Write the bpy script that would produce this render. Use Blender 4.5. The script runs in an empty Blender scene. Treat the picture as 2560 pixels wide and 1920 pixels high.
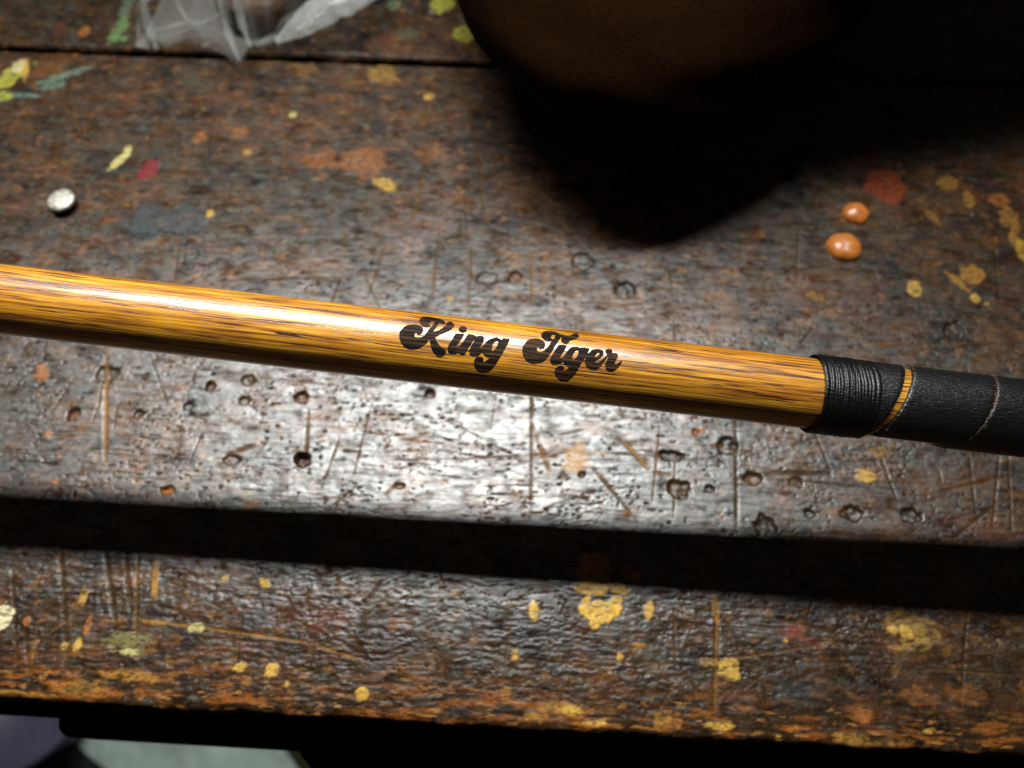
import bpy, bmesh, math, random
import numpy as np
from mathutils import Matrix, Vector

# ------------------------------------------------------------------ camera
scene = bpy.context.scene
col = scene.collection
CAM = np.array([0.0, 0.0, 0.2640])
RIGHT, UP, FWD = (0.99864, 0.05213, -0.00277), (-0.04519, 0.88986, 0.45398), (-0.02613, 0.45324, -0.89101)
cd = bpy.data.cameras.new('camera')
cam = bpy.data.objects.new('camera', cd)
col.objects.link(cam)
cam.matrix_world = Matrix(((RIGHT[0], UP[0], -FWD[0], CAM[0]),
                           (RIGHT[1], UP[1], -FWD[1], CAM[1]),
                           (RIGHT[2], UP[2], -FWD[2], CAM[2]),
                           (0, 0, 0, 1)))
cd.sensor_width = 36
cd.lens = 27.197
cd.clip_start, cd.clip_end = 0.01, 50
cd.dof.use_dof = True
cd.dof.focus_distance = 0.206
cd.dof.aperture_fstop = 9.5
scene.camera = cam

# ------------------------------------------------------------------ light
world = bpy.data.worlds.new('World')
scene.world = world
world.use_nodes = True
bg = world.node_tree.nodes['Background']
bg.inputs[0].default_value = (1.0, 0.90, 0.78, 1)
bg.inputs[1].default_value = 0.028

LAMP = Vector((-0.110, 0.375, 0.600))
ld = bpy.data.lights.new('bench_lamp', 'AREA')          # the strip light over the bench
ld.shape = 'RECTANGLE'
ld.size, ld.size_y = 0.48, 0.050
ld.energy = 2.05
ld.color = (0.97, 1.0, 0.985)
ld.spread = math.radians(72)
lamp = bpy.data.objects.new('bench_lamp', ld)
col.objects.link(lamp)
lamp.location = LAMP
lamp.rotation_euler = (Vector((-0.11, 0.105, 0.0)) - LAMP).to_track_quat('-Z', 'Y').to_euler()

fl = bpy.data.lights.new('floor_light', 'SPOT')          # added spot hidden under the bench, standing in for room light
fl.energy = 8
fl.color = (0.86, 1.0, 0.92)
fl.shadow_soft_size = 0.08
fl.spot_size = math.radians(70)
fl.spot_blend = 0.8
flo = bpy.data.objects.new('floor_light', fl)
col.objects.link(flo)
flo.location = (-0.25, 0.38, -0.18)
flo.rotation_euler = (Vector((-0.36, 0.0, -0.78)) - flo.location).to_track_quat('-Z', 'Y').to_euler()

vs = scene.view_settings
vs.view_transform = 'Standard'
vs.look = 'None'
vs.exposure = 0.0
vs.gamma = 1.0
vs.use_curve_mapping = False
scene.cycles.max_bounces = 6
scene.cycles.transparent_max_bounces = 12
scene.cycles.caustics_reflective = False
scene.cycles.caustics_refractive = False

# ------------------------------------------------------------------ tables (bench millimetres)
KING = [
    [(9.81,3.39),(10.79,3.33),(10.47,1.88),(9.72,-0.15),(9.6,-1.41),(8.98,-2.27),(8.53,-3.39),(7.62,-4.39),(6.54,-5.18),(5.11,-5.64),(3.64,-5.67),(2.4,-5.14),(1.48,-4.22),(0.88,-2.94),(0.7,-1.73),(0.92,-0.73),(1.57,0.3),(2.54,1.16),(3.82,1.54),(5,1.63),(6.08,1.4),(6.87,0.59),(7.04,-0.09),(6.85,-0.78),(6.34,-1.34),(5.7,-1.58),(5.51,-1.28),(5.19,-1.08),(4.85,-1.28),(4.86,-1.84),(5.14,-2.27),(5.87,-2.26),(7.01,-1.89),(7.52,-1.35),(8.08,-0.12),(8.66,1.03),(9.13,1.87),(9.47,2.65)],
    [(8.83,1.92),(8.46,1.38),(7.61,1.06),(6.7,1.21),(5.84,1.96),(5.39,2.94),(5.43,4.16),(5.96,5.13),(6.92,5.78),(8.26,5.9),(9.83,5.45),(11.08,5.12),(11.89,4.71),(12.44,3.89),(12.46,3.17),(11.8,3.05),(10.87,3.34),(9.8,3.46),(8.89,3.57),(8.35,3.12),(8.21,2.55),(8.45,1.96)],
    [(9.72,-0.15),(10.96,0.54),(12.01,1.53),(12.75,2.66),(12.9,3.85),(13.57,4.51),(14.35,4.27),(14.99,3.28),(14.91,2.17),(14.03,0.88),(12.69,-0.18),(11.32,-1.03),(10.52,-1.61),(9.69,-2.03),(8.87,-1.5)],
    [(8.96,-2.11),(9.26,-3.3),(9.91,-5.01),(10.77,-6.09),(11.71,-6.65),(12.74,-6.6),(13.57,-6.06),(13.85,-5.28),(13.71,-4.71),(12.95,-4.5),(11.97,-3.73),(11.11,-2.78),(10.44,-1.62),(9.58,-1.25)],
    [(18.7,2.06),(18.62,1.44),(18.25,0.96),(17.7,0.73),(17.11,0.8),(16.64,1.15),(16.41,1.71),(16.49,2.34),(16.85,2.89),(17.4,3.18),(17.99,3.09),(18.47,2.68)],
    [(15.9,0.25),(17.08,0.34),(18.19,0.32),(17.59,-1.36),(16.8,-2.7),(16.6,-3.51),(16.98,-4.18),(17.22,-5.04),(16.6,-5.38),(15.58,-5.52),(14.61,-5.42),(14.15,-4.66),(14.3,-3.45),(14.99,-1.84),(15.53,-0.31)],
    [(19.08,0.37),(20.63,0.46),(21.42,0.05),(20.91,-1.26),(20.15,-2.91),(19.42,-4.19),(18.97,-5.42),(17.94,-5.47),(17.14,-4.97),(16.6,-3.51),(17.5,-3),(18.34,-1.42)],
    [(21.29,-0.05),(22.28,0.39),(23.09,0.45),(23.7,-0.07),(23.63,-1.08),(23.19,-2.39),(22.75,-3.38),(23.23,-3.89),(23.29,-4.48),(22.78,-5.13),(22.08,-5.53),(21.06,-5.59),(20.36,-5.29),(20.12,-4.55),(20.13,-3.74),(21.07,-1.32)],
    [(22.75,-3.38),(23.89,-2),(24.64,-0.79),(25.59,0.01),(26.88,0.45),(27.95,0.24),(28.41,0.05),(28.75,0.4),(29.57,0.41),(30.64,0.38),(30.42,-0.7),(29.71,-2.37),(29.02,-4.1),(28.18,-5.83),(27.22,-7.75),(26.16,-8.98),(24.73,-9.58),(23.24,-9.53),(22.28,-8.83),(21.74,-7.8),(21.7,-6.74),(22.12,-5.87),(22.97,-5.47),(23.87,-5.66),(24.22,-6.14),(23.92,-6.7),(24.57,-6.62),(25.38,-5.86),(25.63,-5.46),(24.87,-5.33),(24.07,-4.83),(23.65,-4.36),(23.29,-4.48),(22.93,-3.93)],
]
KING_HOLES = [
    [(27.37,-0.68),(27.56,-1.06),(27.38,-2.03),(26.84,-3.17),(26.28,-3.46),(26.06,-2.81),(26.23,-1.71),(26.73,-0.93)],
]
TIGER = [
    [(44.39,2.9),(43.71,1.19),(43.06,-0.3),(42.31,-2),(41.8,-2.82),(41.18,-3.94),(40.39,-4.77),(39.27,-5.35),(37.97,-5.65),(36.63,-5.58),(35.51,-4.9),(34.72,-3.81),(34.34,-2.65),(34.33,-1.57),(34.73,-0.38),(35.53,0.76),(36.67,1.48),(38,1.68),(39.21,1.47),(40.16,0.69),(40.44,-0.14),(40.21,-0.99),(39.59,-1.47),(38.99,-1.47),(38.81,-1.09),(38.37,-1.14),(38.23,-1.56),(38.54,-2.15),(39.22,-2.29),(40.07,-1.88),(40.75,-1.17),(41.4,-0.01),(42.06,1.33),(42.74,2.62),(43.16,3.71)],
    [(42.46,2.17),(42.12,1.53),(41.32,1.13),(40.26,1.35),(39.4,2.09),(39.09,3.09),(39.3,4.21),(40.11,5.23),(41.32,5.69),(42.84,5.58),(44.05,4.94),(45.26,4.5),(46.47,4.35),(47.53,4.99),(48.47,6.02),(49.08,6.19),(49.58,5.01),(49.42,4.03),(48.74,3.2),(47.7,2.59),(46.97,2.06),(46.76,1.45),(46.12,0.9),(45.36,1.06),(44.66,1.71),(44.62,2.51),(44.91,3.1),(44.53,3.14),(43.78,3.24),(42.71,3.74),(42.04,3.57),(41.76,2.89),(42.09,2.21)],
    [(44.2,0.45),(46.22,0.47),(45.99,-0.58),(45.29,-2.1),(44.64,-3.31),(44.84,-3.51),(45.46,-3.74),(45.52,-4.32),(44.86,-4.99),(43.72,-5.42),(42.82,-5.3),(42.23,-4.71),(42.19,-3.68),(42.78,-2.25),(43.53,-0.57)],
    [(44.65,-3.36),(45.26,-3.24),(46.16,-1.84),(46.81,-0.64),(47.65,0.14),(48.98,0.49),(49.89,0.27),(50.47,0.44),(52.42,0.35),(52.19,-0.93),(51.43,-2.59),(50.57,-4.33),(49.89,-6.03),(49.19,-7.47),(48.34,-8.83),(47.42,-9.69),(45.93,-9.72),(44.64,-8.98),(43.81,-7.81),(43.74,-6.76),(44.22,-5.81),(45.05,-5.34),(45.96,-5.53),(46.24,-5.94),(45.95,-6.57),(46.67,-6.41),(47.38,-5.58),(46.52,-5.24),(45.85,-4.58),(45.58,-4.17),(45.05,-4.08),(44.71,-3.68)],
    [(53.18,0.02),(54.21,0.42),(55.4,0.5),(56.32,0.1),(56.5,-0.71),(56.11,-1.56),(55.28,-2.43),(54.31,-3.15),(54.04,-3.48),(54.36,-3.67),(55.37,-3.32),(56.18,-2.48),(57,-1.45),(57.49,-1.07),(57.6,-1.53),(56.81,-2.86),(56.05,-4.14),(55.14,-5.27),(54.14,-5.61),(52.92,-5.38),(51.94,-4.61),(51.56,-3.62),(51.59,-2.72),(52.08,-1.42)],
    [(57.05,0.54),(57.78,1.09),(58.53,1.02),(58.84,0.44),(58.87,-0.16),(59.91,-0.1),(60.38,-0.54),(60.34,-1.35),(59.83,-2.5),(59.67,-3.19),(60.26,-3.2),(60.81,-2.68),(61.22,-2.18),(61.67,-2.2),(61.43,-2.91),(60.79,-4.03),(59.86,-5.02),(58.73,-5.45),(57.65,-5.13),(57.18,-4.3),(57.22,-3.26),(57.63,-1.99),(57.66,-1.37),(57.41,-0.92),(57.01,-0.31),(56.84,0.17)],
]
TIGER_HOLES = [
    [(49.27,-0.65),(49.54,-1.26),(49.26,-2.39),(48.68,-3.29),(48.17,-3.42),(48.02,-2.69),(48.3,-1.65),(48.76,-0.88)],
    [(55.31,-0.7),(55.19,-1.2),(54.49,-1.83),(54.13,-1.95),(54.31,-1.39),(54.87,-0.75)],
]
HOLES = [  # x, y, rx, ry (mm), depth (mm), bare wood share
    (-82.7,99.6,3.51,3.13,2.6,0.25),
    (-87.6,124.6,2.74,3.05,1.8,0.3),
    (-171.8,113.3,2.71,3.40,1.8,0.4),
    (-164.6,130.7,4.95,4.63,1,0.1),
    (-123.2,127.6,2.15,2.78,1.4,0.3),
    (-109.2,130.9,2.77,2.79,0.9,0),
    (-147.6,114.5,2.11,2.03,0.9,0),
    (-38.7,128.8,2.13,2.20,1.8,0.2),
    (72.9,112.8,4.11,3.81,1.3,0),
    (52.2,108.1,5.55,2.20,1.2,0),
    (83.9,83.1,4.47,4.33,1.3,0),
    (80.9,100.9,3.46,3.06,1.6,0.35),
    (54.2,95.3,4.87,3.31,1.3,0.25),
    (99.9,88.6,2.25,1.77,1.2,0),
    (114.6,89.3,4.51,3.25,1.2,0),
    (134.9,89.8,3.94,3.27,1.2,0),
    (96.3,100.3,2.87,1.84,1,0),
    (65.3,96.1,2.00,1.51,1,0),
    (18.4,193.3,5.67,4.86,1.1,0),
    (36.5,179.6,5.55,4.67,1.1,0),
    (166.3,166.3,4.74,4.91,1,0),
    (-9.2,184.3,2.80,3.37,1.3,0.4),
    (-20.2,182.7,5.60,3.56,0.6,0),
    (-129.6,118.8,1.97,2.04,1.1,0),
    (-108.9,122.3,2.28,2.04,1.1,0),
    (-87.6,75.0,2.25,1.45,1,0.6),
    (-128.7,85.4,2.87,1.84,1.2,0.7),
    (19.4,99.1,1.45,1.53,0.8,0.2),
    (61.5,118.1,1.48,1.46,0.8,0.6),
    (-108.2,98.0,4.09,2.21,0.7,0),
    (-45.8,91.2,2.30,1.21,0.7,0),
]
SPOTS = [  # colour, x, y, rx, ry (mm), turn (deg), raggedness, cover
    ('red',151.0,240.9,8.08,9.65,0,0.35,0.9),
    ('ochre',178.9,243.4,4.92,4.21,0,0.3,0.8),
    ('ochre',186.3,234.7,2.61,4.58,0,0.3,0.8),
    ('redbrown',191.3,236.6,2.44,3.69,0,0.3,0.6),
    ('orange',199.4,234.1,4.51,4.13,0,0.35,0.8),
    ('ochre',200.0,226.0,2.74,5.82,-20,0.3,0.7),
    ('ochre',202.7,220.7,2.04,6.18,-15,0.3,0.8),
    ('ochre',200.4,213.2,2.36,3.91,0,0.3,0.8),
    ('yellow',202.0,208.1,2.34,5.55,0,0.4,0.8),
    ('ochre',178.8,194.1,5.26,4.51,0,0.35,0.95),
    ('ochre',172.3,190.4,1.64,6.06,40,0.3,0.9),
    ('gold',153.8,186.1,2.77,4.39,0,0.3,0.9),
    ('gold',177.6,182.7,2.10,2.19,0,0.2,0.9),
    ('gold',181.7,180.2,0.97,0.99,0,0.2,0.8),
    ('pink',131.1,180.5,8.10,9.71,0,0.8,0.35),
    ('brown',112.5,179.6,4.21,5.06,0,0.6,0.8),
    ('ochre',184.9,144.9,1.53,1.43,0,0.3,0.6),
    ('gold',121.7,103.6,3.46,2.64,0,0.3,0.9),
    ('ochre',17.2,106.3,3.80,5.29,0,0.5,0.85),
    ('brown',12.6,112.1,5.91,3.18,-40,0.6,0.7),
    ('ochre',17.2,102.1,4.94,2.16,0,0.5,0.8),
    ('ochre',21.5,107.8,7.33,0.79,-5,0.4,0.6),
    ('pinkwhite',22.2,117.4,4.17,2.59,0,0.5,0.7),
    ('pinkwhite',8.3,110.3,3.83,2.22,-10,0.5,0.6),
    ('flakeshaded',24.2,67.8,5.49,3.02,0,0.3,0.9),
    ('flakeshaded',23.9,63.6,6.26,3.52,0,0.35,0.9),
    ('flakeshaded',36.1,64.3,3.27,1.90,-25,0.5,0.8),
    ('flakegold',23.3,58.5,5.67,2.40,0,0.35,1),
    ('flakegold',32.0,58.9,3.51,1.87,-20,0.4,0.9),
    ('flakegold',26.0,50.7,6.12,3.62,5,0.25,1),
    ('flakegold',31.3,53.3,2.14,3.13,0,0.3,1),
    ('flakegold',24.2,46.7,1.59,1.79,0,0.2,1),
    ('flakegold',20.9,53.1,1.34,3.39,-25,0.3,1),
    ('gold',4.0,50.0,1.73,3.11,8,0.15,1),
    ('gold',42.2,52.2,1.73,2.86,-10,0.2,1),
    ('gold',-1.6,35.7,1.30,1.73,0,0.3,0.9),
    ('gold',32.4,36.7,1.17,1.36,0,0.3,0.9),
    ('ochre',39.0,40.7,2.35,0.75,0,0.3,0.8),
    ('gold',67.4,34.7,3.22,3.66,0,0.4,0.9),
    ('ochre',61.1,36.6,2.59,1.36,0,0.4,0.7),
    ('ochre',64.6,54.0,1.20,5.21,0,0.3,0.6),
    ('gold',129.1,49.9,6.57,5.43,0,0.8,0.75),
    ('gold',122.2,49.8,1.84,1.30,0,0.3,0.8),
    ('gold',126.4,49.5,2.10,2.59,0,0.3,0.8),
    ('ochre',13.4,20.5,6.31,1.86,0,0.5,0.7),
    ('gold',16.9,19.9,3.28,1.39,0,0.3,0.9),
    ('gold',24.7,16.5,3.75,0.92,0,0.3,0.9),
    ('ochre',5.9,17.5,3.77,1.38,0,0.4,0.7),
    ('ochre',45.4,18.6,2.51,2.99,-20,0.5,0.7),
    ('gold',63.4,17.8,4.25,1.27,0,0.3,0.85),
    ('ochre',102.8,16.5,5.70,1.38,0,0.5,0.8),
    ('gold',127.9,19.5,1.37,0.70,0,0.2,0.95),
    ('ochre',110.0,15.4,7.42,0.57,0,0.5,0.7),
    ('gold',81.2,15.7,0.74,0.46,0,0.2,0.8),
    ('orange',108.7,23.1,2.76,2.12,0,0.5,0.7),
    ('orange',127.3,29.7,5.07,2.90,0,0.7,0.6),
    ('orange',141.3,30.6,6.33,2.43,0,0.7,0.5),
    ('gold',-49.6,21.3,2.16,2.14,0,0.12,1),
    ('gold',-79.6,26.8,2.19,2.69,-8,0.25,0.95),
    ('gold',-90.2,27.3,2.20,1.36,20,0.3,0.9),
    ('gold',-74.0,23.1,0.77,1.09,0,0.2,0.8),
    ('gold',-87.5,54.5,2.17,1.36,-35,0.3,0.9),
    ('gold',-101.2,55.2,1.09,0.96,0,0.3,0.9),
    ('ochre',-124.9,53.5,1.22,6.01,12,0.2,0.85),
    ('lemon',-126.6,30.1,3.39,1.02,0,0.4,0.9),
    ('cream',-172.4,38.5,3.46,4.56,0,0.4,1),
    ('gold',-144.8,31.4,1.31,2.06,0,0.2,0.9),
    ('gold',-148.8,30.8,1.31,1.16,0,0.3,0.8),
    ('orange',-163.8,38.0,1.33,1.47,0,0.3,0.9),
    ('orange',-143.2,37.4,1.06,3.15,0,0.3,0.8),
    ('gold',-147.7,47.0,1.62,2.99,0,0.6,0.6),
    ('lemon',-107.3,38.7,2.65,1.56,0,0.4,0.7),
    ('ochre',-120.9,39.6,4.51,0.66,0,0.3,0.7),
    ('lemon',-130.0,33.7,6.57,3.34,0,0.8,0.4),
    ('ochre',-158.5,15.6,8.93,0.86,-2,0.2,0.95),
    ('ochre',-138.6,18.2,7.68,2.70,0,0.7,0.7),
    ('ochre',-124.3,22.8,10.30,1.49,0,0.6,0.7),
    ('red',-64.1,43.5,5.31,4.63,0,0.9,0.3),
    ('redbrown',-75.4,46.8,8.02,5.22,0,0.9,0.35),
    ('redbrown',91.5,46.4,6.56,3.82,0,0.8,0.5),
    ('red',89.7,48.2,3.95,2.57,0,0.6,0.5),
    ('bluegrey',-88.1,42.9,5.32,3.12,0,0.7,0.5),
    ('bluegrey',88.3,29.7,7.64,2.40,0,0.7,0.6),
    ('bluegrey',86.7,27.2,5.07,2.38,0,0.7,0.6),
    ('yellowgreen',-257.7,288.3,5.02,11.73,-35,0.4,0.9),
    ('cream',-255.8,295.3,3.12,4.57,0,0.4,0.9),
    ('gold',-251.6,292.7,1.36,7.35,15,0.3,0.9),
    ('lime',-256.1,275.0,4.56,3.28,0,0.3,0.9),
    ('teal',-246.9,276.3,6.85,1.64,0,0.6,0.75),
    ('teal',-231.1,290.2,11.98,2.24,28,0.6,0.75),
    ('teal',-235.5,282.7,5.74,2.48,15,0.6,0.7),
    ('orange',-240.3,297.4,9.75,8.52,0,0.9,0.35),
    ('orange',-230.8,304.9,1.77,2.03,0,0.3,0.8),
    ('green',-214.5,324.4,3.22,8.97,-10,0.5,0.85),
    ('green',-213.2,317.1,4.38,2.66,0,0.4,0.8),
    ('teal',-215.8,339.3,2.66,6.82,0,0.6,0.6),
    ('orange',-231.8,321.2,2.81,3.61,0,0.3,0.9),
    ('redbrown',-244.6,322.9,2.82,4.85,0,0.4,0.7),
    ('yellowgreen',-41.8,328.4,6.37,5.77,-10,0.4,0.95),
    ('yellowgreen',-54.6,350.1,5.73,6.69,0,0.3,0.95),
    ('teal',-38.8,341.8,5.66,8.90,0,0.8,0.4),
    ('palegreen',-79.3,348.3,3.27,3.66,0,0.5,0.7),
    ('teal',-71.7,326.9,4.78,4.06,0,0.8,0.4),
    ('darkblue',-96.2,330.1,2.00,7.60,-25,0.4,0.8),
    ('redbrown',-79.9,320.7,3.96,4.01,0,0.5,0.5),
    ('lemon',-190.1,237.9,2.16,6.27,-28,0.25,0.95),
    ('lemon',-188.0,244.7,1.64,2.22,0,0.2,0.9),
    ('crimson',-175.4,233.4,4.30,6.16,-15,0.25,0.9),
    ('bluegrey',-168.1,205.0,7.92,10.04,0,0.25,0.95),
    ('bluegrey',-152.8,206.6,8.96,7.00,0,0.25,0.95),
    ('darkblue',-174.5,243.9,3.27,2.45,0,0.4,0.7),
    ('darkblue',-201.6,237.8,2.53,2.92,0,0.4,0.7),
    ('gold',-142.3,210.0,1.73,2.21,0,0.3,0.8),
    ('lemon',-117.1,269.7,1.87,1.79,0,0.3,0.8),
    ('orange',-80.8,242.6,10.06,8.90,0,0.8,0.7),
    ('orange',-99.9,242.8,7.20,8.02,0,0.8,0.55),
    ('gold',-68.4,230.0,5.30,2.73,-30,0.6,0.7),
    ('gold',-79.0,298.4,7.71,5.41,0,0.7,0.6),
    ('ochre',-117.0,299.3,5.81,4.39,0,0.7,0.5),
    ('orange',-139.4,257.8,3.68,3.50,0,0.6,0.5),
    ('orange',-157.0,253.3,2.57,2.98,0,0.5,0.6),
    ('orange',-50.9,250.0,6.51,5.24,0,0.8,0.4),
    ('gold',-54.9,284.4,2.65,2.35,0,0.4,0.8),
    ('pink',-49.1,206.0,10.24,7.18,20,0.8,0.4),
    ('pink',-41.1,212.8,6.20,4.31,30,0.7,0.4),
    ('pinkwhite',-53.0,195.3,5.72,5.35,0,0.7,0.5),
    ('bluegrey',-19.4,183.7,7.59,5.54,0,0.7,0.6),
    ('bluegrey',19.2,192.7,6.66,5.25,0,0.7,0.5),
    ('bluegrey',37.3,181.6,7.20,5.47,0,0.8,0.4),
    ('bluegrey',87.5,179.3,14.60,6.96,0,0.9,0.4),
    ('darkblue',-112.7,214.7,5.21,3.54,0,0.6,0.4),
    ('darkblue',-107.4,205.2,4.11,3.02,0,0.6,0.5),
    ('palegreen',-87.4,81.6,5.40,2.08,-10,0.8,0.6),
    ('palegreen',-76.4,80.0,3.11,3.23,0,0.8,0.5),
    ('palegreen',-103.7,74.2,3.37,3.20,0,0.8,0.35),
    ('lemon',-99.5,84.7,2.86,1.51,0,0.7,0.4),
    ('orange',-178.8,104.7,1.49,1.34,0,0.4,0.6),
    ('orange',-189.6,130.3,2.48,3.97,20,0.5,0.7),
    ('pinkwhite',129.4,120.5,5.92,2.62,0,0.7,0.35),
    ('orange',63.0,118.7,1.78,1.30,0,0.4,0.7),
    ('ochre',168.3,224.4,1.72,4.44,30,0.4,0.6),
    ('ochre',74.5,178.6,6.49,2.72,0,0.7,0.4),
    ('ochre',113.4,180.2,3.24,1.96,-30,0.5,0.6),
    ('ochre',128.3,113.2,3.80,1.92,0,0.6,0.5),
    ('redbrown',150.7,88.7,9.81,3.56,0,0.9,0.4),
    ('redbrown',165.1,85.1,8.35,3.83,0,0.9,0.5),
]
CUTS = [  # x0, y0, x1, y1, width (mm), depth (mm), bare wood share
    (-0.5,145.2,1.8,81.1,0.94,0.35,0.25),
    (76.7,123.5,73.6,80.4,1.09,0.4,0.1),
    (-167.4,140.3,-154.2,94.1,1.41,0.4,0.8),
    (-84.1,120.2,-81.4,100.2,1.09,0.5,0.3),
    (23.0,102.4,39.9,81.6,1.09,0.4,0.2),
    (33.3,114.3,44.4,101.5,1.41,0.5,0.8),
    (44.4,101.5,53.3,100.1,0.78,0.4,0.5),
    (0.6,117.9,8.6,97.8,1.41,0.4,0.5),
    (-70.3,109.5,-74.1,87.5,0.78,0.25,0.2),
    (-60.4,124.8,-63.3,92.6,0.78,0.25,0.2),
    (-111.5,99.4,-100.7,104.7,1.56,0.4,0.2),
    (-46.0,93.5,-51.0,87.2,1.09,0.35,0.2),
    (88.0,103.4,109.6,103.9,1.41,0.8,0),
    (11.3,106.5,-38.2,101.6,0.62,0.3,0.2),
    (25.9,108.0,63.8,106.8,0.62,0.3,0.2),
    (-42.5,209.5,-42.3,172.8,0.78,0.3,0.3),
    (-2.7,198.8,-1.6,171.0,0.94,0.3,0.5),
    (-28.2,201.7,-27.1,165.8,0.78,0.3,0.3),
    (-160.7,62.7,-146.7,26.6,1.56,0.7,0.05),
    (-145.0,62.8,-133.7,37.3,1.56,0.7,0.05),
    (-137.7,61.8,-130.1,42.6,1.41,0.6,0.05),
    (-164.6,37.0,-156.7,19.9,1.25,0.5,0.05),
    (-175.0,55.0,-160.6,19.7,0.94,0.4,0.05),
    (-133.3,62.7,-125.3,28.9,0.94,0.5,0.4),
    (65.2,56.7,62.0,19.5,1.41,0.8,0.5),
    (50.6,53.3,50.3,30.7,0.62,0.3,0.2),
    (51.8,35.6,61.2,21.8,0.94,0.4,0.1),
    (18.1,38.8,28.5,30.8,0.78,0.35,0.3),
    (-47.9,57.5,-51.8,50.6,1.09,0.5,0),
    (-129.3,40.7,-65.5,35.7,0.78,0.3,0.8),
    (-68.1,35.6,-51.7,31.5,0.78,0.3,0.6),
    (51.0,46.8,61.6,48.7,1.41,0.4,0),
    (81.6,52.3,108.5,47.3,1.09,0.5,0),
    (108.5,47.3,124.4,41.9,0.94,0.5,0.1),
    (148.9,61.0,138.5,23.5,0.94,0.4,0),
    (167.8,96.9,147.8,81.4,0.94,0.4,0.1),
    (139.7,97.0,178.9,108.0,0.94,0.4,0.1),
    (172.0,115.5,162.3,85.0,0.78,0.4,0.1),
    (176.1,120.4,168.9,83.9,0.78,0.4,0.1),
    (110.6,133.5,113.7,123.7,0.78,0.3,0.1),
    (161.4,119.7,157.7,89.1,0.78,0.3,0.1),
    (114.8,120.5,96.5,114.8,0.62,0.3,0.1),
    (-52.6,240.4,-54.5,208.9,0.94,0.3,0.3),
    (-135.2,175.9,-73.0,181.1,0.62,0.2,0.2),
    (-31.0,263.2,-23.7,210.5,0.94,0.3,0.2),
    (-100.8,206.6,-104.5,189.6,0.62,0.25,0.2),
    (193.1,221.3,186.1,176.6,1.09,0.3,0),
    (112.9,217.3,140.6,189.8,0.78,0.3,0.2),
    (146.8,227.7,124.9,217.9,0.94,0.3,0.6),
    (95.0,189.5,122.1,196.9,0.78,0.3,0.1),
    (141.3,155.9,182.7,161.6,0.78,0.3,0.1),
]
BAG_EDGE = [(-199.6,306.1),(-186.9,302.3),(-180.8,305.4),(-174.2,310.2),(-163.5,306.2),(-154.8,302.2),(-145.2,293.7),(-138.1,305.8),(-124.0,314.0),(-112.8,329.0),(-97.0,343.1),(-76.7,359.4)]
BAG_RIDGES = [((-201.2,332.6),(-185.3,299.2),9,4),((-189.6,311.5),(-174.6,317.9),6,4),((-174.6,317.9),(-158.4,324.4),6,4),((-154.7,334.9),(-140.8,301.4),8,5),((-97.0,334.7),(-122.6,311.9),10,12),((-105.3,337.3),(-125.8,318.8),8,8)]
BAG_BLOCK = (-139.8,379.0)
POUCH_FOLDS = [(0.0763,0.2793,0.0560),(0.0973,0.2777,0.0440)]
PAPER_OUTLINE = [(-0.577,0.053),(-0.557,0.022),(-0.531,0.005),(-0.490,-0.017),(-0.454,-0.043),(-0.230,-0.031),(-0.261,-0.003),(-0.291,0.027),(-0.310,0.044),(-0.329,0.075)]
STRAP_OUTLINE = [(-0.549,0.003),(-0.542,-0.005),(-0.533,-0.015),(-0.523,-0.025),(-0.482,-0.023),(-0.501,-0.010),(-0.516,-0.001),(-0.528,0.008)]
BASIN = (-0.585,0.065,0.099)
BAG_FOLD = [(-0.1303, 0.3087, 0.008), (-0.1213, 0.3131, 0.012), (-0.109, 0.3198, 0.016), (-0.0941, 0.3278, 0.02), (-0.0765, 0.3428, 0.022)]
BAG_CREASES = [[(-0.2006, 0.3364, 0.016), (-0.1928, 0.3163, 0.016), (-0.1866, 0.3027, 0.016), (-0.1804, 0.2916, 0.016)], [(-0.1835, 0.3014, 0.018), (-0.1758, 0.3045, 0.018), (-0.1691, 0.3082, 0.018), (-0.1631, 0.3068, 0.018), (-0.1585, 0.3115, 0.018), (-0.1534, 0.3162, 0.018)], [(-0.1505, 0.3276, 0.024), (-0.1452, 0.3137, 0.024), (-0.1399, 0.3002, 0.024), (-0.1329, 0.2853, 0.024)], [(-0.1578, 0.3272, 0.022), (-0.1513, 0.3077, 0.022), (-0.1428, 0.2893, 0.022), (-0.1373, 0.2792, 0.022)], [(-0.134, 0.2941, 0.018), (-0.1274, 0.2982, 0.018), (-0.1223, 0.3033, 0.018)], [(-0.1812, 0.3288, 0.02), (-0.1738, 0.3148, 0.02), (-0.1679, 0.3062, 0.02)]]

# ------------------------------------------------------------------ helpers
def tag(o, label=None, cat=None, group=None, kind=None):
    for k, v in (('label', label), ('category', cat), ('group', group), ('kind', kind)):
        if v:
            o[k] = v
    return o

def empty(name, loc=(0, 0, 0)):
    o = bpy.data.objects.new(name, None)
    o.empty_display_size = 0.02
    col.objects.link(o)
    o.location = loc
    return o

def link(name, me, mat=None, parent=None, smooth=True):
    o = bpy.data.objects.new(name, me)
    col.objects.link(o)
    if mat:
        me.materials.append(mat)
    if parent:
        o.parent = parent
    if smooth and len(me.polygons):
        me.polygons.foreach_set('use_smooth', np.ones(len(me.polygons), bool))
    return o

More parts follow.
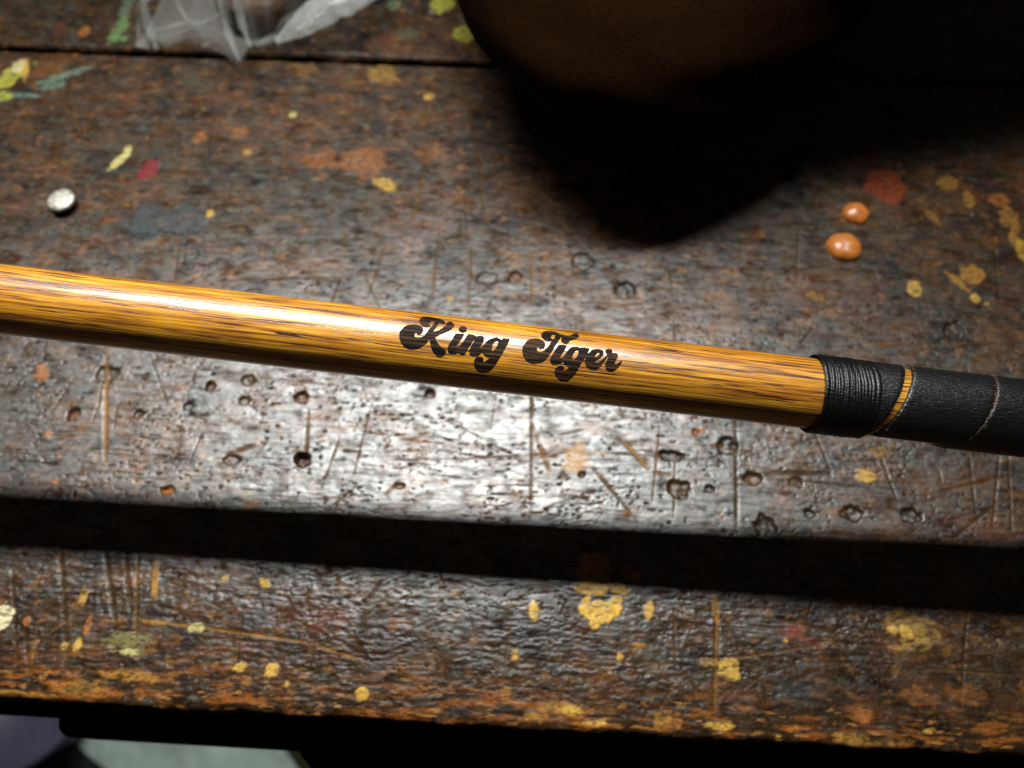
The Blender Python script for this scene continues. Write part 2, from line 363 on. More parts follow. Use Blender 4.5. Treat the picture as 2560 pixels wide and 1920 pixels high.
def mesh_np(name, co, faces):
    """fast mesh from numpy arrays, faces all of one size"""
    me = bpy.data.meshes.new(name)
    co = np.ascontiguousarray(co, np.float32)
    faces = np.ascontiguousarray(faces, np.int32)
    n, k = faces.shape
    me.vertices.add(len(co))
    me.vertices.foreach_set('co', co.ravel())
    me.loops.add(n * k)
    me.loops.foreach_set('vertex_index', faces.ravel())
    me.polygons.add(n)
    me.polygons.foreach_set('loop_start', np.arange(0, n * k, k, dtype=np.int32))
    me.polygons.foreach_set('loop_total', np.full(n, k, np.int32))
    me.update(calc_edges=True)
    return me

def grid_faces(nr, nc, wrap=False):
    c = nc if wrap else nc - 1
    r, q = np.meshgrid(np.arange(nr - 1), np.arange(c), indexing='ij')
    a = r * nc + q
    b = r * nc + (q + 1) % nc
    return np.stack([a, b, b + nc, a + nc], -1).reshape(-1, 4)

def attr_col(me, name, arr):
    a = me.attributes.new(name, 'FLOAT_COLOR', 'POINT')
    a.data.foreach_set('color', np.ascontiguousarray(arr, np.float32).ravel())

def attr_f(me, name, arr):
    a = me.attributes.new(name, 'FLOAT', 'POINT')
    a.data.foreach_set('value', np.ascontiguousarray(arr, np.float32).ravel())

_perm = np.random.default_rng(7).permutation(65536).astype(np.int64)
def noise(x, y, seed=0):
    """2-D gradient noise, about -0.7 .. 0.7"""
    xi = np.floor(x).astype(np.int64)
    yi = np.floor(y).astype(np.int64)
    fx = (x - xi).astype(np.float32)
    fy = (y - yi).astype(np.float32)
    def g(ix, iy, dx, dy):
        h = _perm[(_perm[(ix + seed * 131) & 65535] + iy * 7 + seed * 17) & 65535]
        a = h.astype(np.float32) * np.float32(2 * math.pi / 65536)
        return np.cos(a) * dx + np.sin(a) * dy
    u = fx * fx * fx * (fx * (fx * 6 - 15) + 10)
    v = fy * fy * fy * (fy * (fy * 6 - 15) + 10)
    n0 = g(xi, yi, fx, fy) * (1 - u) + g(xi + 1, yi, fx - 1, fy) * u
    n1 = g(xi, yi + 1, fx, fy - 1) * (1 - u) + g(xi + 1, yi + 1, fx - 1, fy - 1) * u
    return n0 * (1 - v) + n1 * v

def fbm(x, y, seed=0, octv=3, gain=0.55):
    s, a = 0, 1.0
    for i in range(octv):
        s = s + a * noise(x * 2 ** i + i * 11.3, y * 2 ** i - i * 7.7, seed + i)
        a *= gain
    return s

def sstep(a, b, x):
    t = np.clip((x - a) / (b - a), 0, 1)
    return t * t * (3 - 2 * t)

# ------------------------------------------------------------------ materials
class NT:
    def __init__(self, name):
        self.m = bpy.data.materials.new(name)
        self.m.use_nodes = True
        self.t = self.m.node_tree
        self.bsdf = self.t.nodes['Principled BSDF']
        self.out = self.t.nodes['Material Output']
    def n(self, typ, **kw):
        nd = self.t.nodes.new(typ)
        for k, v in kw.items():
            if k.startswith('i_'):
                nd.inputs[k[2:].replace('_', ' ')].default_value = v
            else:
                setattr(nd, k, v)
        return nd
    def l(self, a, b):
        self.t.links.new(a, b)
    def coords(self, scale, kind='Object', rot=(0, 0, 0)):
        tc = self.n('ShaderNodeTexCoord')
        mp = self.n('ShaderNodeMapping')
        mp.inputs['Scale'].default_value = scale
        mp.inputs['Rotation'].default_value = rot
        self.l(tc.outputs[kind], mp.inputs['Vector'])
        return mp.outputs['Vector']
    def noise(self, vec, scale=1, detail=3, rough=0.55, dist=0):
        nd = self.n('ShaderNodeTexNoise')
        nd.inputs['Scale'].default_value = scale
        nd.inputs['Detail'].default_value = detail
        nd.inputs['Roughness'].default_value = rough
        nd.inputs['Distortion'].default_value = dist
        self.l(vec, nd.inputs['Vector'])
        return nd.outputs['Fac']
    def ramp(self, fac, stops):
        nd = self.n('ShaderNodeValToRGB')
        cr = nd.color_ramp
        while len(cr.elements) < len(stops):
            cr.elements.new(0.5)
        for e, (p, c) in zip(cr.elements, stops):
            e.position = p
            e.color = (*c, 1) if len(c) == 3 else c
        self.l(fac, nd.inputs[0])
        return nd.outputs[0]
    def mix(self, fac, a, b, mode='MIX'):
        nd = self.n('ShaderNodeMix', data_type='RGBA', blend_type=mode)
        for sock, v in ((nd.inputs[0], fac), (nd.inputs[6], a), (nd.inputs[7], b)):
            if isinstance(v, (int, float)):
                sock.default_value = v
            elif isinstance(v, tuple):
                sock.default_value = (*v, 1)
            else:
                self.l(v, sock)
        return nd.outputs[2]
    def math(self, op, a, b=0.0):
        nd = self.n('ShaderNodeMath', operation=op)
        for s, v in zip(nd.inputs, (a, b)):
            if isinstance(v, (int, float)):
                s.default_value = v
            else:
                self.l(v, s)
        return nd.outputs[0]
    def bump(self, h, strength=0.5, dist=0.001, normal=None):
        nd = self.n('ShaderNodeBump')
        nd.inputs['Strength'].default_value = strength
        nd.inputs['Distance'].default_value = dist
        self.l(h, nd.inputs['Height'])
        if normal:
            self.l(normal, nd.inputs['Normal'])
        return nd.outputs[0]
    def set(self, **kw):
        names = dict(color='Base Color', rough='Roughness', metal='Metallic', spec='Specular IOR Level', normal='Normal',
                     coat='Coat Weight', coat_ior='Coat IOR', coat_rough='Coat Roughness', coat_normal='Coat Normal', alpha='Alpha')
        for k, v in kw.items():
            s = self.bsdf.inputs[names[k]]
            if isinstance(v, tuple):
                s.default_value = (*v, 1)
            elif isinstance(v, (int, float)):
                s.default_value = v
            else:
                self.l(v, s)
        return self.m

def mat_bench():
    t = NT('bench_grime')
    a = t.n('ShaderNodeAttribute', attribute_name='tint')
    r = t.n('ShaderNodeAttribute', attribute_name='gloss')
    v = t.coords((900, 2600, 900))
    fine = t.noise(v, 1, 3, 0.6)
    v2 = t.coords((420, 700, 420))
    mid = t.noise(v2, 1, 2, 0.5)
    k = t.math('MULTIPLY_ADD', fine, 0.9)
    t.t.nodes[-1].inputs[2].default_value = 0.55
    hsv = t.mix(1.0, a.outputs['Color'], t.ramp(fine, [(0.25, (0.55, 0.52, 0.5)), (0.7, (1.35, 1.3, 1.25))]), 'MULTIPLY')
    rg = t.math('ADD', r.outputs['Fac'], t.math('MULTIPLY', t.math('SUBTRACT', mid, 0.5), 0.22))
    b = t.bump(fine, 0.4, 0.00008)
    b = t.bump(mid, 0.4, 0.00016, b)
    w = t.n('ShaderNodeAttribute', attribute_name='varnish')
    return t.set(color=hsv, rough=rg, spec=t.math('MULTIPLY', w.outputs['Fac'], 0.6), normal=b, coat=w.outputs['Fac'], coat_rough=rg, coat_normal=b)

def mat_cane():
    t = NT('varnished_amber_wood')
    streak = t.noise(t.coords((20, 800, 800)), 1, 6, 0.66, 0.1)
    fibre = t.noise(t.coords((36, 1900, 1900)), 1, 4, 0.62, 0.05)
    dash = t.noise(t.coords((60, 2300, 2300)), 1, 2, 0.5)
    cloud = t.noise(t.coords((24, 190, 190)), 1, 4, 0.6)
    base = t.ramp(streak, [(0.30, (0.14, 0.045, 0.004)), (0.39, (0.36, 0.138, 0.008)), (0.50, (0.60, 0.272, 0.014)), (0.70, (0.76, 0.405, 0.030))])
    warm = t.ramp(cloud, [(0.36, (0.74, 0.58, 0.42)), (0.56, (1.05, 1.05, 1.0))])
    c = t.mix(1.0, base, warm, 'MULTIPLY')
    fm = t.ramp(fibre, [(0.36, (0.16, 0.08, 0.05)), (0.44, (0.62, 0.50, 0.42)), (0.54, (1, 1, 1))])
    c = t.mix(1.0, c, fm, 'MULTIPLY')
    pm = t.ramp(dash, [(0.37, (0, 0, 0)), (0.41, (1, 1, 1))])
    c = t.mix(1.0, c, t.mix(pm, (0.10, 0.05, 0.03), (1, 1, 1)), 'MULTIPLY')
    hh = t.math('ADD', t.math('MULTIPLY', pm, 0.5), fibre)
    b = t.bump(hh, 0.5, 0.00016)
    b2 = t.bump(hh, 0.25, 0.00010)
    return t.set(color=c, rough=0.45, spec=0.5, normal=b, coat=1.0, coat_ior=1.65, coat_rough=0.22, coat_normal=b2)

def mat_burn():
    t = NT('burned_wood')
    st = t.noise(t.coords((70, 1500, 1500)), 1, 3, 0.6)
    gr = t.noise(t.coords((3000, 4500, 4500)), 1, 2, 0.6)
    c = t.ramp(st, [(0.40, (0.002, 0.001, 0.0006)), (0.5, (0.011, 0.005, 0.0025)), (0.66, (0.075, 0.036, 0.014))])
    c = t.mix(0.5, c, t.ramp(gr, [(0.4, (0.5, 0.45, 0.4)), (0.62, (1.5, 1.4, 1.3))]), 'MULTIPLY')
    b = t.bump(t.math('ADD', st, t.math('MULTIPLY', gr, 0.5)), 0.6, 0.0003)
    return t.set(color=c, rough=0.6, spec=0.10, normal=b)

def mat_leather(name, color, hair=1.0, rough=0.5, spec=0.5):
    t = NT(name)
    hairs = t.noise(t.coords((420, 2200, 900), rot=(0, 0.0, 0.75)), 1, 3, 0.6, 0.3)
    grain = t.noise(t.coords((1400, 1400, 1400)), 1, 2, 0.5)
    c = t.ramp(hairs, [(0.3, tuple(v * 0.5 for v in color)), (0.72, tuple(v * 1.7 for v in color))])
    b = t.bump(grain, 0.25, 0.00018)
    b = t.bump(hairs, 0.7 * hair, 0.0005, b)
    return t.set(color=c, rough=rough, spec=spec, normal=b)

def mat_plain(name, color, rough=0.5, spec=0.5, metal=0.0, var=0.25, nscale=120, bump=0.2, bdist=0.0005):
    t = NT(name)
    n = t.noise(t.coords((nscale,) * 3), 1, 4, 0.6)
    c = t.ramp(n, [(0.3, tuple(v * (1 - var) for v in color)), (0.7, tuple(min(1, v * (1 + var)) for v in color))])
    b = t.bump(n, bump, bdist)
    return t.set(color=c, rough=rough, spec=spec, metal=metal, normal=b)

def mat_film(name, fac, base, tone):
    t = NT(name)
    b = t.bsdf
    n = t.noise(t.coords((70, 45, 70)), 1, 3, 0.6, 0.6)
    bn = t.bump(n, 0.5, 0.004)
    t.set(color=tone, rough=0.20, spec=0.9, normal=bn)
    tr = t.n('ShaderNodeBsdfTransparent')
    tr.inputs[0].default_value = (0.93, 0.93, 0.92, 1)
    lw = t.n('ShaderNodeLayerWeight')
    lw.inputs[0].default_value = 0.35
    f = t.math('MULTIPLY_ADD', lw.outputs['Facing'], fac)
    t.t.nodes[-1].inputs[2].default_value = base
    mx = t.n('ShaderNodeMixShader')
    t.l(f, mx.inputs[0])
    t.l(tr.outputs[0], mx.inputs[1])
    t.l(b.outputs[0], mx.inputs[2])
    t.l(mx.outputs[0], t.out.inputs[0])
    return t.m

M_BENCH = mat_bench()
M_CANE = mat_cane()
M_BURN = mat_burn()
M_LEATHER = mat_leather('black_leather', (0.0024, 0.0025, 0.0027), 1.0, 0.37, 0.9)
M_THREAD = mat_leather('black_whipping', (0.0022, 0.0021, 0.0020), 0.6, 0.36)
M_FIBRE = mat_plain('tan_leather_fibre', (0.22, 0.13, 0.06), 0.8)
M_BROWN = mat_leather('dark_brown_leather', (0.0085, 0.0032, 0.0008), 0.3, 0.9, 0.02)
M_RESIN = mat_plain('amber_resin', (0.50, 0.155, 0.024), 0.36, spec=1.0, nscale=260, var=0.35, bump=0.25, bdist=0.0006)
M_FILM = mat_film('clear_plastic_film', 0.60, 0.04, (0.50, 0.51, 0.48))
M_FOLD = mat_film('folded_plastic_film', 0.35, 0.15, (0.80, 0.82, 0.79))
M_CREASE = mat_film('creased_plastic_film', 0.16, 0.03, (0.70, 0.71, 0.68))
M_CONTENT = mat_plain('brown_block', (0.085, 0.034, 0.012), 0.6, nscale=80)
M_NAIL = mat_plain("worn_nail_steel", (0.46, 0.43, 0.37), 0.45, metal=0.5, var=0.5, nscale=420, bump=0.6, bdist=0.0008)
M_DARKWOOD = mat_plain('near_black_wood', (0.006, 0.005, 0.004), 0.8, spec=0.15, nscale=90)  # near-black wood of the batten, rail, panel and legs
M_FLOOR = mat_plain('dark_floor', (0.035, 0.034, 0.016), 0.8, spec=0.2, nscale=40, var=0.5)
M_PAPER = mat_plain('pale_paper', (0.62, 0.68, 0.63), 0.7, spec=0.3, nscale=9, var=0.25, bump=0.3, bdist=0.004)
M_PURPLE = mat_plain('purple_plastic', (0.16, 0.12, 0.21), 0.45, nscale=30, var=0.15)
M_STRAP = mat_plain('black_strap', (0.010, 0.011, 0.009), 0.6)

# ------------------------------------------------------------------ workbench
PAINT = {
    'red': (0.240, 0.044, 0.016), 'crimson': (0.160, 0.014, 0.018), 'redbrown': (0.112, 0.030, 0.018), 'ochre': (0.330, 0.165, 0.031),
    'orange': (0.336, 0.120, 0.028), 'yellow': (0.496, 0.304, 0.048), 'gold': (0.495, 0.303, 0.058), 'flakegold': (0.537, 0.323, 0.048),
    'flakeshaded': (0.320, 0.136, 0.028), 'brown': (0.052, 0.028, 0.014), 'pink': (0.192, 0.104, 0.104), 'pinkwhite': (0.336, 0.256, 0.224),  # brown flake: gold flake with the cane's shadow put into its colour
    'bluegrey': (0.034, 0.044, 0.050), 'darkblue': (0.018, 0.024, 0.029), 'teal': (0.136, 0.224, 0.168), 'green': (0.128, 0.240, 0.096),
    'palegreen': (0.192, 0.232, 0.128), 'lime': (0.336, 0.400, 0.056), 'yellowgreen': (0.368, 0.368, 0.056), 'lemon': (0.464, 0.432, 0.160),
    'cream': (0.600, 0.528, 0.320)}

FRONT_Y, SEAM_Y, GAP = 13.9, 305.6, 4.2        # mm
THICK = 17.0

def lin(a, b, step):
    return np.linspace(a, b, max(2, int(round((b - a) / step)) + 1))

def stretch(a, b, n):                              # coarser and coarser away from the view
    t = np.linspace(0, 1, n + 1)[1:] ** 1.8
    return a + (b - a) * t

def surface(X, Y):
    """height (mm), albedo and roughness of the bench top at bench coordinates in mm"""
    sh = X.shape
    polish = np.exp(-(((X + 10) / 130) ** 2 + ((Y - 105) / 62) ** 2))          # hand-worn smooth middle
    rough_front = 1 - sstep(35, 75, Y)
    wx = X + 2.0 * noise(X / 14, Y / 14, 3)
    wy = Y + 1.0 * noise(X / 11, Y / 9, 4)
    big = noise(X / 70, Y / 34, 1)
    grain = fbm(wx / 16, wy / 1.5, 10, 3)                                       # long fibres
    peb = fbm(wx / 3.1, wy / 1.7, 20, 4, 0.6)                                       # crusty lumps of old paint and glue
    peb2 = noise(wx / 1.7, wy / 0.9, 25)
    lumps = sstep(-0.15, 0.35, noise(X / 38, Y / 20, 26) + 0.35 * rough_front - 0.25 * polish)
    calm = sstep(-0.25, 0.25, noise(X / 42, Y / 19, 27) + 0.3 * noise(X / 13, Y / 9, 29))
    h = 0.22 * big + (0.05 + 0.12 * rough_front) * grain * (0.35 + 0.9 * calm)
    h += (0.03 + (0.13 + 0.15 * rough_front) * lumps) * peb + (0.01 + 0.04 * lumps) * peb2
    h -= 0.20 * sstep(0.16, 0.42, fbm(wx / 18, wy / 1.2, 28, 2)) * calm * (1 - 0.4 * polish)   # opened grain
    rid = 1 - np.abs(noise(wx / 13, wy / 2.6, 31)) * 2
    crack = sstep(0.92, 0.99, rid) * sstep(0.0, 0.3, noise(X / 25, Y / 20, 33) + 0.10)
    h -= 0.30 * crack
    pitn = noise(wx / 2.6, wy / 1.15, 41) + 0.30 * noise(X / 18, Y / 14, 42)
    pit = sstep(0.40, 0.54, pitn)
    h -= 0.42 * pit

    h *= 1 - 0.45 * sstep(150, 230, Y)                                         # the far part is worn smoother

    # colour: grime of many old spills
    def L3(c):
        return np.array(c, np.float32)
    C = np.empty(sh + (3,), np.float32)
    C[:] = L3((0.050, 0.037, 0.027))
    def over(mask, c, k=1.0):
        m = np.clip(mask * k, 0, 1)[..., None]
        C[:] = C * (1 - m) + L3(c) * m
        return m[..., 0]
    back = sstep(120, 230, Y)
    over(sstep(-0.2, 0.35, fbm(X / 46, Y / 30, 50, 3) + 0.3 * back - 0.1), (0.088, 0.050, 0.024), 0.9)
    over(sstep(0.05, 0.45, fbm(X / 30, Y / 16, 55, 3) + 0.25 * polish), (0.075, 0.074, 0.070), 0.7)
    h += 0.05 * over(sstep(0.10, 0.45, fbm(wx / 15, wy / 7, 60, 4)), (0.052, 0.058, 0.056), 0.75)
    over(sstep(0.12, 0.50, fbm(wx / 17, wy / 9, 65, 4)), (0.120, 0.052, 0.020), 0.65)
    over(sstep(0.18, 0.45, fbm(wx / 9, wy / 4, 70, 4)), (0.018, 0.014, 0.011), 0.8)
    h += 0.07 * over(sstep(0.24, 0.5, fbm(wx / 12, wy / 6, 75, 4)), (0.120, 0.042, 0.034), 0.6)
    h += 0.08 * over(sstep(0.24, 0.5, fbm(wx / 10, wy / 4.5, 80, 4)), (0.100, 0.104, 0.096), 0.6)
    h += 0.06 * over(sstep(0.34, 0.55, fbm(wx / 8, wy / 3.0, 85, 4)), (0.200, 0.100, 0.032), 0.5)
    h += 0.07 * over(sstep(0.34, 0.55, fbm(wx / 9, wy / 5, 90, 4)), (0.150, 0.085, 0.080), 0.55)
    over(sstep(0.10, 0.40, grain), (0.030, 0.021, 0.014), 0.55)
    C *= np.array((0.66, 0.56, 0.45), np.float32)
    zone = fbm(X / 95 + 3.1, Y / 60 + 1.7, 46, 3)
    over(sstep(0.05, 0.5, zone), (0.072, 0.034, 0.013), 0.6)                       # rusty brown
    over(sstep(0.05, 0.5, -zone), (0.024, 0.020, 0.013), 0.65)                    # olive grime
    over(rough_front * sstep(-0.2, 0.4, fbm(wx / 20, wy / 7, 48, 3)), (0.034, 0.016, 0.009), 0.7)
    C *= np.array((0.80, 0.70, 0.52), np.float32)
    blot = fbm(X / 17 + 4, Y / 12, 52, 5, 0.62)
    fine = fbm(wx / 3.0, wy / 1.6, 49, 4, 0.62)
    C *= np.clip(1 + 1.1 * blot + 0.8 * fine * (0.4 + 0.6 * calm), 0.22, 2.3)[..., None]
    over(sstep(0.30, 0.60, fbm(X / 6.5, Y / 4.6, 54, 4, 0.6) + 0.25 * zone), (0.165, 0.072, 0.015), 0.6)
    over(sstep(0.30, 0.60, fbm(X / 7.5, Y / 5.0, 58, 4, 0.6) - 0.2 * zone), (0.052, 0.057, 0.047), 0.65)
    # front arris: paint rubbed off down to orange wood
    worn = (1 - sstep(16, 34, Y + 9 * fbm(X / 22, Y / 8, 95, 2)))
    over(worn * sstep(-0.05, 0.40, fbm(wx / 14, wy / 2.8, 97, 4) + 0.35 * noise(X / 45, Y / 30, 98)), (0.215, 0.070, 0.013), 0.9)
    over(worn * sstep(0.02, 0.32, fbm(wx / 8, wy / 2.0, 99, 3)), (0.022, 0.014, 0.008), 0.9)
    over(worn * sstep(0.30, 0.46, fbm(wx / 6, wy / 1.7, 101, 2)), (0.300, 0.140, 0.030), 0.7)
    h += 0.25 * worn * noise(wx / 10, wy / 1.3, 103)
    over(pit, (0.022, 0.017, 0.012), 0.55)
    over(crack, (0.020, 0.015, 0.010), 0.7)
    R = 0.43 + 0.10 * fbm(X / 9, Y / 5, 110, 2) + 0.06 * (1 - polish) - 0.04 * rough_front
    R += 0.08 * back
    # the old varnish: whole in the middle, rubbed through in patches, gone in pits and cuts
    V = 1.05 - 0.5 * sstep(0.0, 0.4, fbm(wx / 12, wy / 5, 112, 4)) - 0.45 * sstep(0.1, 0.45, fbm(wx / 5, wy / 2.2, 116, 3)) - 0.40 * rough_front * sstep(-0.2, 0.3, fbm(wx / 9, wy / 4, 118, 3)) - 0.25 * back
    V = np.clip(V, 0.08, 1.0) * (1 - 0.68 * rough_front) * (1 - 0.58 * back) * (1 - 0.92 * pit) * (1 - 0.92 * crack) * (1 - 0.7 * worn) * (1 - 0.5 * sstep(0.16, 0.42, fbm(wx / 14, wy / 1.1, 28, 2)))

    xs, ys = X[0], Y[:, 0]
    def win(x0, x1, y0, y1):
        i0, i1 = np.searchsorted(ys, y0), np.searchsorted(ys, y1)
        j0, j1 = np.searchsorted(xs, x0), np.searchsorted(xs, x1)
        if i1 - i0 < 1 or j1 - j0 < 1:
            return None
        return slice(i0, i1), slice(j0, j1)

    rnd = random.Random(5)
    # knife and saw marks
    cuts = list(CUTS)
    for i in range(430):
        x, y = rnd.uniform(-290, 260), rnd.uniform(16, 360)
        a = rnd.gauss(math.pi / 2, 0.22) if rnd.random() < 0.3 else (rnd.uniform(0, math.pi) if rnd.random() < 0.35 else rnd.gauss(0, 0.12))
        ln = rnd.uniform(4, 26) * (0.6 if rnd.random() < 0.6 else 1.4)
        cuts.append((x, y, x + ln * math.cos(a), y + ln * math.sin(a), rnd.uniform(0.35, 0.8), rnd.uniform(0.12, 0.4), 0.6 * rnd.random() ** 3))
    for (x0, y0, x1, y1, w, d, bare) in cuts:
        s = win(min(x0, x1) - 3, max(x0, x1) + 3, min(y0, y1) - 3, max(y0, y1) + 3)
        if s is None:
            continue
        x, y = X[s], Y[s]
        dx, dy = x1 - x0, y1 - y0
        ll = dx * dx + dy * dy
        t = ((x - x0) * dx + (y - y0) * dy) / ll
        wob = 0.45 * noise(t * math.sqrt(ll) / 5 + x0, t * 0 + y0, 120)
        dist = np.abs((x - x0) * dy - (y - y0) * dx) / math.sqrt(ll) + wob * 0.35
        dist = np.abs(dist)
        taper = np.clip(np.minimum(t, 1 - t) * 5, 0, 1) ** 0.5 * (0.65 + 0.6 * noise(t * math.sqrt(ll) / 3, t * 0 + y0 * 3.1, 121))
        taper = np.clip(taper, 0, 1.2)
        p = np.exp(-(dist / (w * 0.5)) ** 2) * taper
        rim = np.exp(-((dist - w * 0.95) / (w * 0.45)) ** 2) * taper
        h[s] += -d * p + 0.05 * d * rim
        V[s] *= 1 - 0.95 * np.clip(p * 1.6, 0, 1)
        m = np.clip(p * (0.75 + 0.25 * bare), 0, 1)[..., None] * 0.9
        cc = L3((0.030, 0.022, 0.014)) * (1 - bare) + L3((0.42, 0.21, 0.05)) * bare
        C[s] = C[s] * (1 - m) + cc * m
    # paint drips, chips and glue
    for i, (pc, x0, y0, rx, ry, rot, rag, cov) in enumerate(SPOTS + extra_spots()):
        m_ = max(rx, ry) * 1.8 + 1
        s = win(x0 - m_, x0 + m_, y0 - m_, y0 + m_)
        if s is None:
            continue
        x, y = X[s] - x0, Y[s] - y0
        a = math.radians(rot)
        u, v = (x * math.cos(a) + y * math.sin(a)) / rx, (-x * math.sin(a) + y * math.cos(a)) / ry
        r = np.sqrt(u * u + v * v)
        nn = fbm(X[s] / max(1.2, 0.95 * (rx * ry) ** 0.5), Y[s] / max(0.9, 0.70 * (rx * ry) ** 0.5), 130 + i % 40, 3, 0.42)
        cov = cov * 0.86 if rag < 0.65 else cov * 0.55
        f = 1 - r + rag * 1.3 * nn
        soft = max(0.10 if rag < 0.5 else 0.30, 0.34 / min(rx, ry))
        m = sstep(-soft, soft, f)
        chip = 1 - (0.5 + 0.55 * rag) * sstep(0.0, 0.45, fbm(X[s] / 3.4, Y[s] / 1.3, 180 + i % 30, 2))
        m = np.clip(m * cov * chip, 0, 1)
        tone = 1 + 0.5 * fbm(X[s] / 2.2, Y[s] / 1.6, 170 + i % 13, 2)
        mm = m[..., None]
        C[s] = C[s] * (1 - mm) + L3(PAINT[pc]) * tone[..., None] * mm
        th = 0.22 if rag < 0.5 else 0.05
        h[s] = h[s] * (1 - 0.55 * m) + th * m
        R[s] = R[s] * (1 - 0.6 * m) + 0.48 * 0.6 * m
        V[s] *= 1 - 0.6 * m
    # drilled and punched holes, dents
    for i, (x0, y0, rx, ry, d, bare) in enumerate(HOLES):
        bare *= 0.55 if bare < 0.5 else 0.85
        s = win(x0 - rx * 2, x0 + rx * 2, y0 - ry * 2, y0 + ry * 2)
        if s is None:
            continue
        x, y = (X[s] - x0) / rx, (Y[s] - y0) / ry
        r = np.sqrt(x * x + y * y) * (1 + (0.45 if bare < 0.9 else 0.12) * fbm(X[s] / 3 + i, Y[s] / 3, 200, 2))
        p = 1 - sstep(0.62, 1.0, r) if bare < 0.9 else np.clip(1 - r * r, 0, 1) ** 0.5
        d = d * (2.4 if bare > 0.9 else 1.7)
        h[s] = h[s] * (1 - p) - d * p * (1 if bare > 0.9 else 0.75 + 0.35 * noise(X[s] / 2.5, Y[s] / 2.5, 202))
        V[s] = V[s] * (1 - 0.93 * np.clip(p * 1.5, 0, 1)) + 0.45 * p * (1 - bare)
        m = (p * (0.25 + 0.75 * bare))[..., None]
        cc = L3((0.018, 0.014, 0.010)) * (1 - bare) + L3((0.52, 0.17, 0.03)) * bare
        C[s] = C[s] * (1 - m) + cc * m
        R[s] = R[s] * (1 - bare * p) + (0.30 if bare > 0.9 else 0.6) * bare * p
    return h, np.clip(C, 0.004, 0.85), np.clip(R, 0.2, 0.9), np.clip(V, 0.03, 1)

def extra_spots():
    rnd = random.Random(11)
    o = []
    names = ['ochre', 'orange', 'gold', 'bluegrey', 'pinkwhite', 'redbrown', 'darkblue', 'ochre', 'brown', 'palegreen']
    for i in range(110):
        x, y = rnd.uniform(-285, 260), 16 + 350 * rnd.random() ** 1.5
        r = 0.35 + 1.5 * rnd.random() ** 3
        o.append((rnd.choice(names), x, y, r * rnd.uniform(0.9, 1.8), r, rnd.uniform(-20, 20), rnd.uniform(0.2, 0.7), rnd.uniform(0.4, 0.85)))
    return o

def plank(name, y0, y1, step_x, step_y, y_dense, parent, front=False):
    xs = np.concatenate([-stretch(300, 800, 26)[::-1], lin(-300, 262, step_x), stretch(262, 800, 28)])
    ys = lin(y0, y_dense, step_y)
    if y1 > y_dense:
        ys = np.concatenate([ys, stretch(y_dense, y1, 26)])
    X, Y = np.meshgrid(xs, ys)
    h, C, R, V = surface(X, Y)
    # rounded, battered arrises along both long edges
    def arris(dist, rad, sd):
        rad = rad * (1 + 0.9 * noise(X / 13, X * 0 + sd, 210) + 0.5 * noise(X / 3.5, X * 0 + sd, 211))
        t = np.clip(1 - dist / np.maximum(rad, 0.3), 0, 1)
        return rad * (1 - np.sqrt(np.clip(1 - t * t, 0, 1)))
    h -= arris(Y - y0, 2.6 if front else 2.0, 1.5)
    h -= arris(y1 - Y, 1.8, 4.5)
    wob = (1.2 if front else 0.35) * fbm(xs / 30, xs * 0 + y0, 215, 3)
    co = np.stack([X, Y + np.where(Y - y0 < 8, (1 - (Y - y0) / 8), 0) * wob[None, :], h], -1)
    # the two long sides
    nc = len(xs)
    def skirt(row, sign, sd):
        rows = []
        for k, dz in enumerate((1.0, 3.0, 7.0, THICK)):
            q = row.copy()
            q[:, 2] = np.minimum(row[:, 2] - 0.2, -dz) if dz < THICK else -THICK
            q[:, 1] += sign * 0.25 * noise(xs / 7, xs * 0 + k * 3.3 + sd, 220)
            rows.append(q)
        return np.stack(rows)
    fr = skirt(co[0], -1, 1)[::-1]
    bk = skirt(co[-1], 1, 2)
    full = np.concatenate([fr, co, bk])
    nC = np.concatenate([np.broadcast_to(np.array((0.012, 0.009, 0.006), np.float32), (4, nc, 3)), C, np.broadcast_to(np.array((0.012, 0.009, 0.006), np.float32), (4, nc, 3))])
    nR = np.concatenate([np.full((4, nc), 0.8), R, np.full((4, nc), 0.8)])
    nV = np.concatenate([np.full((4, nc), 0.1), V, np.full((4, nc), 0.1)])
    nr = full.shape[0]
    me = mesh_np(name, full.reshape(-1, 3) * 0.001, grid_faces(nr, nc))
    attr_col(me, 'tint', np.concatenate([nC, np.ones(nC.shape[:2] + (1,), np.float32)], -1).reshape(-1, 4))
    attr_f(me, 'gloss', nR.ravel())
    attr_f(me, 'varnish', nV.ravel())
    return link(name, me, M_BENCH, parent)

def box(name, x0, x1, y0, y1, z0, z1, mat, parent=None, bevel=0.003, seg=2):
    bm = bmesh.new()
    bmesh.ops.create_cube(bm, size=1)
    for v in bm.verts:
        v.co = Vector(((x0 + x1) / 2 + v.co.x * (x1 - x0), (y0 + y1) / 2 + v.co.y * (y1 - y0), (z0 + z1) / 2 + v.co.z * (z1 - z0)))
    if bevel:
        bmesh.ops.bevel(bm, geom=bm.edges[:], offset=bevel, segments=seg, affect='EDGES', profile=0.5)
    me = bpy.data.meshes.new(name)
    bm.to_mesh(me)
    bm.free()
    return link(name, me, mat, parent)

bench = empty('workbench', (0, 0.3, -0.78))
tag(bench, 'old wooden workbench top stained with paint, scratches, dents and drilled holes', 'workbench')
W = Matrix.Translation((0, -0.3, 0.78))
p1 = plank('plank', FRONT_Y, SEAM_Y, 0.42, 0.42, 305.8, bench, front=True)
p2 = plank('plank', SEAM_Y + GAP, 560.0, 0.7, 0.7, 372, bench)
p1['label'] = 'wide scarred front plank with worn orange front edge'
p2['label'] = 'darker back plank behind the straight gap'

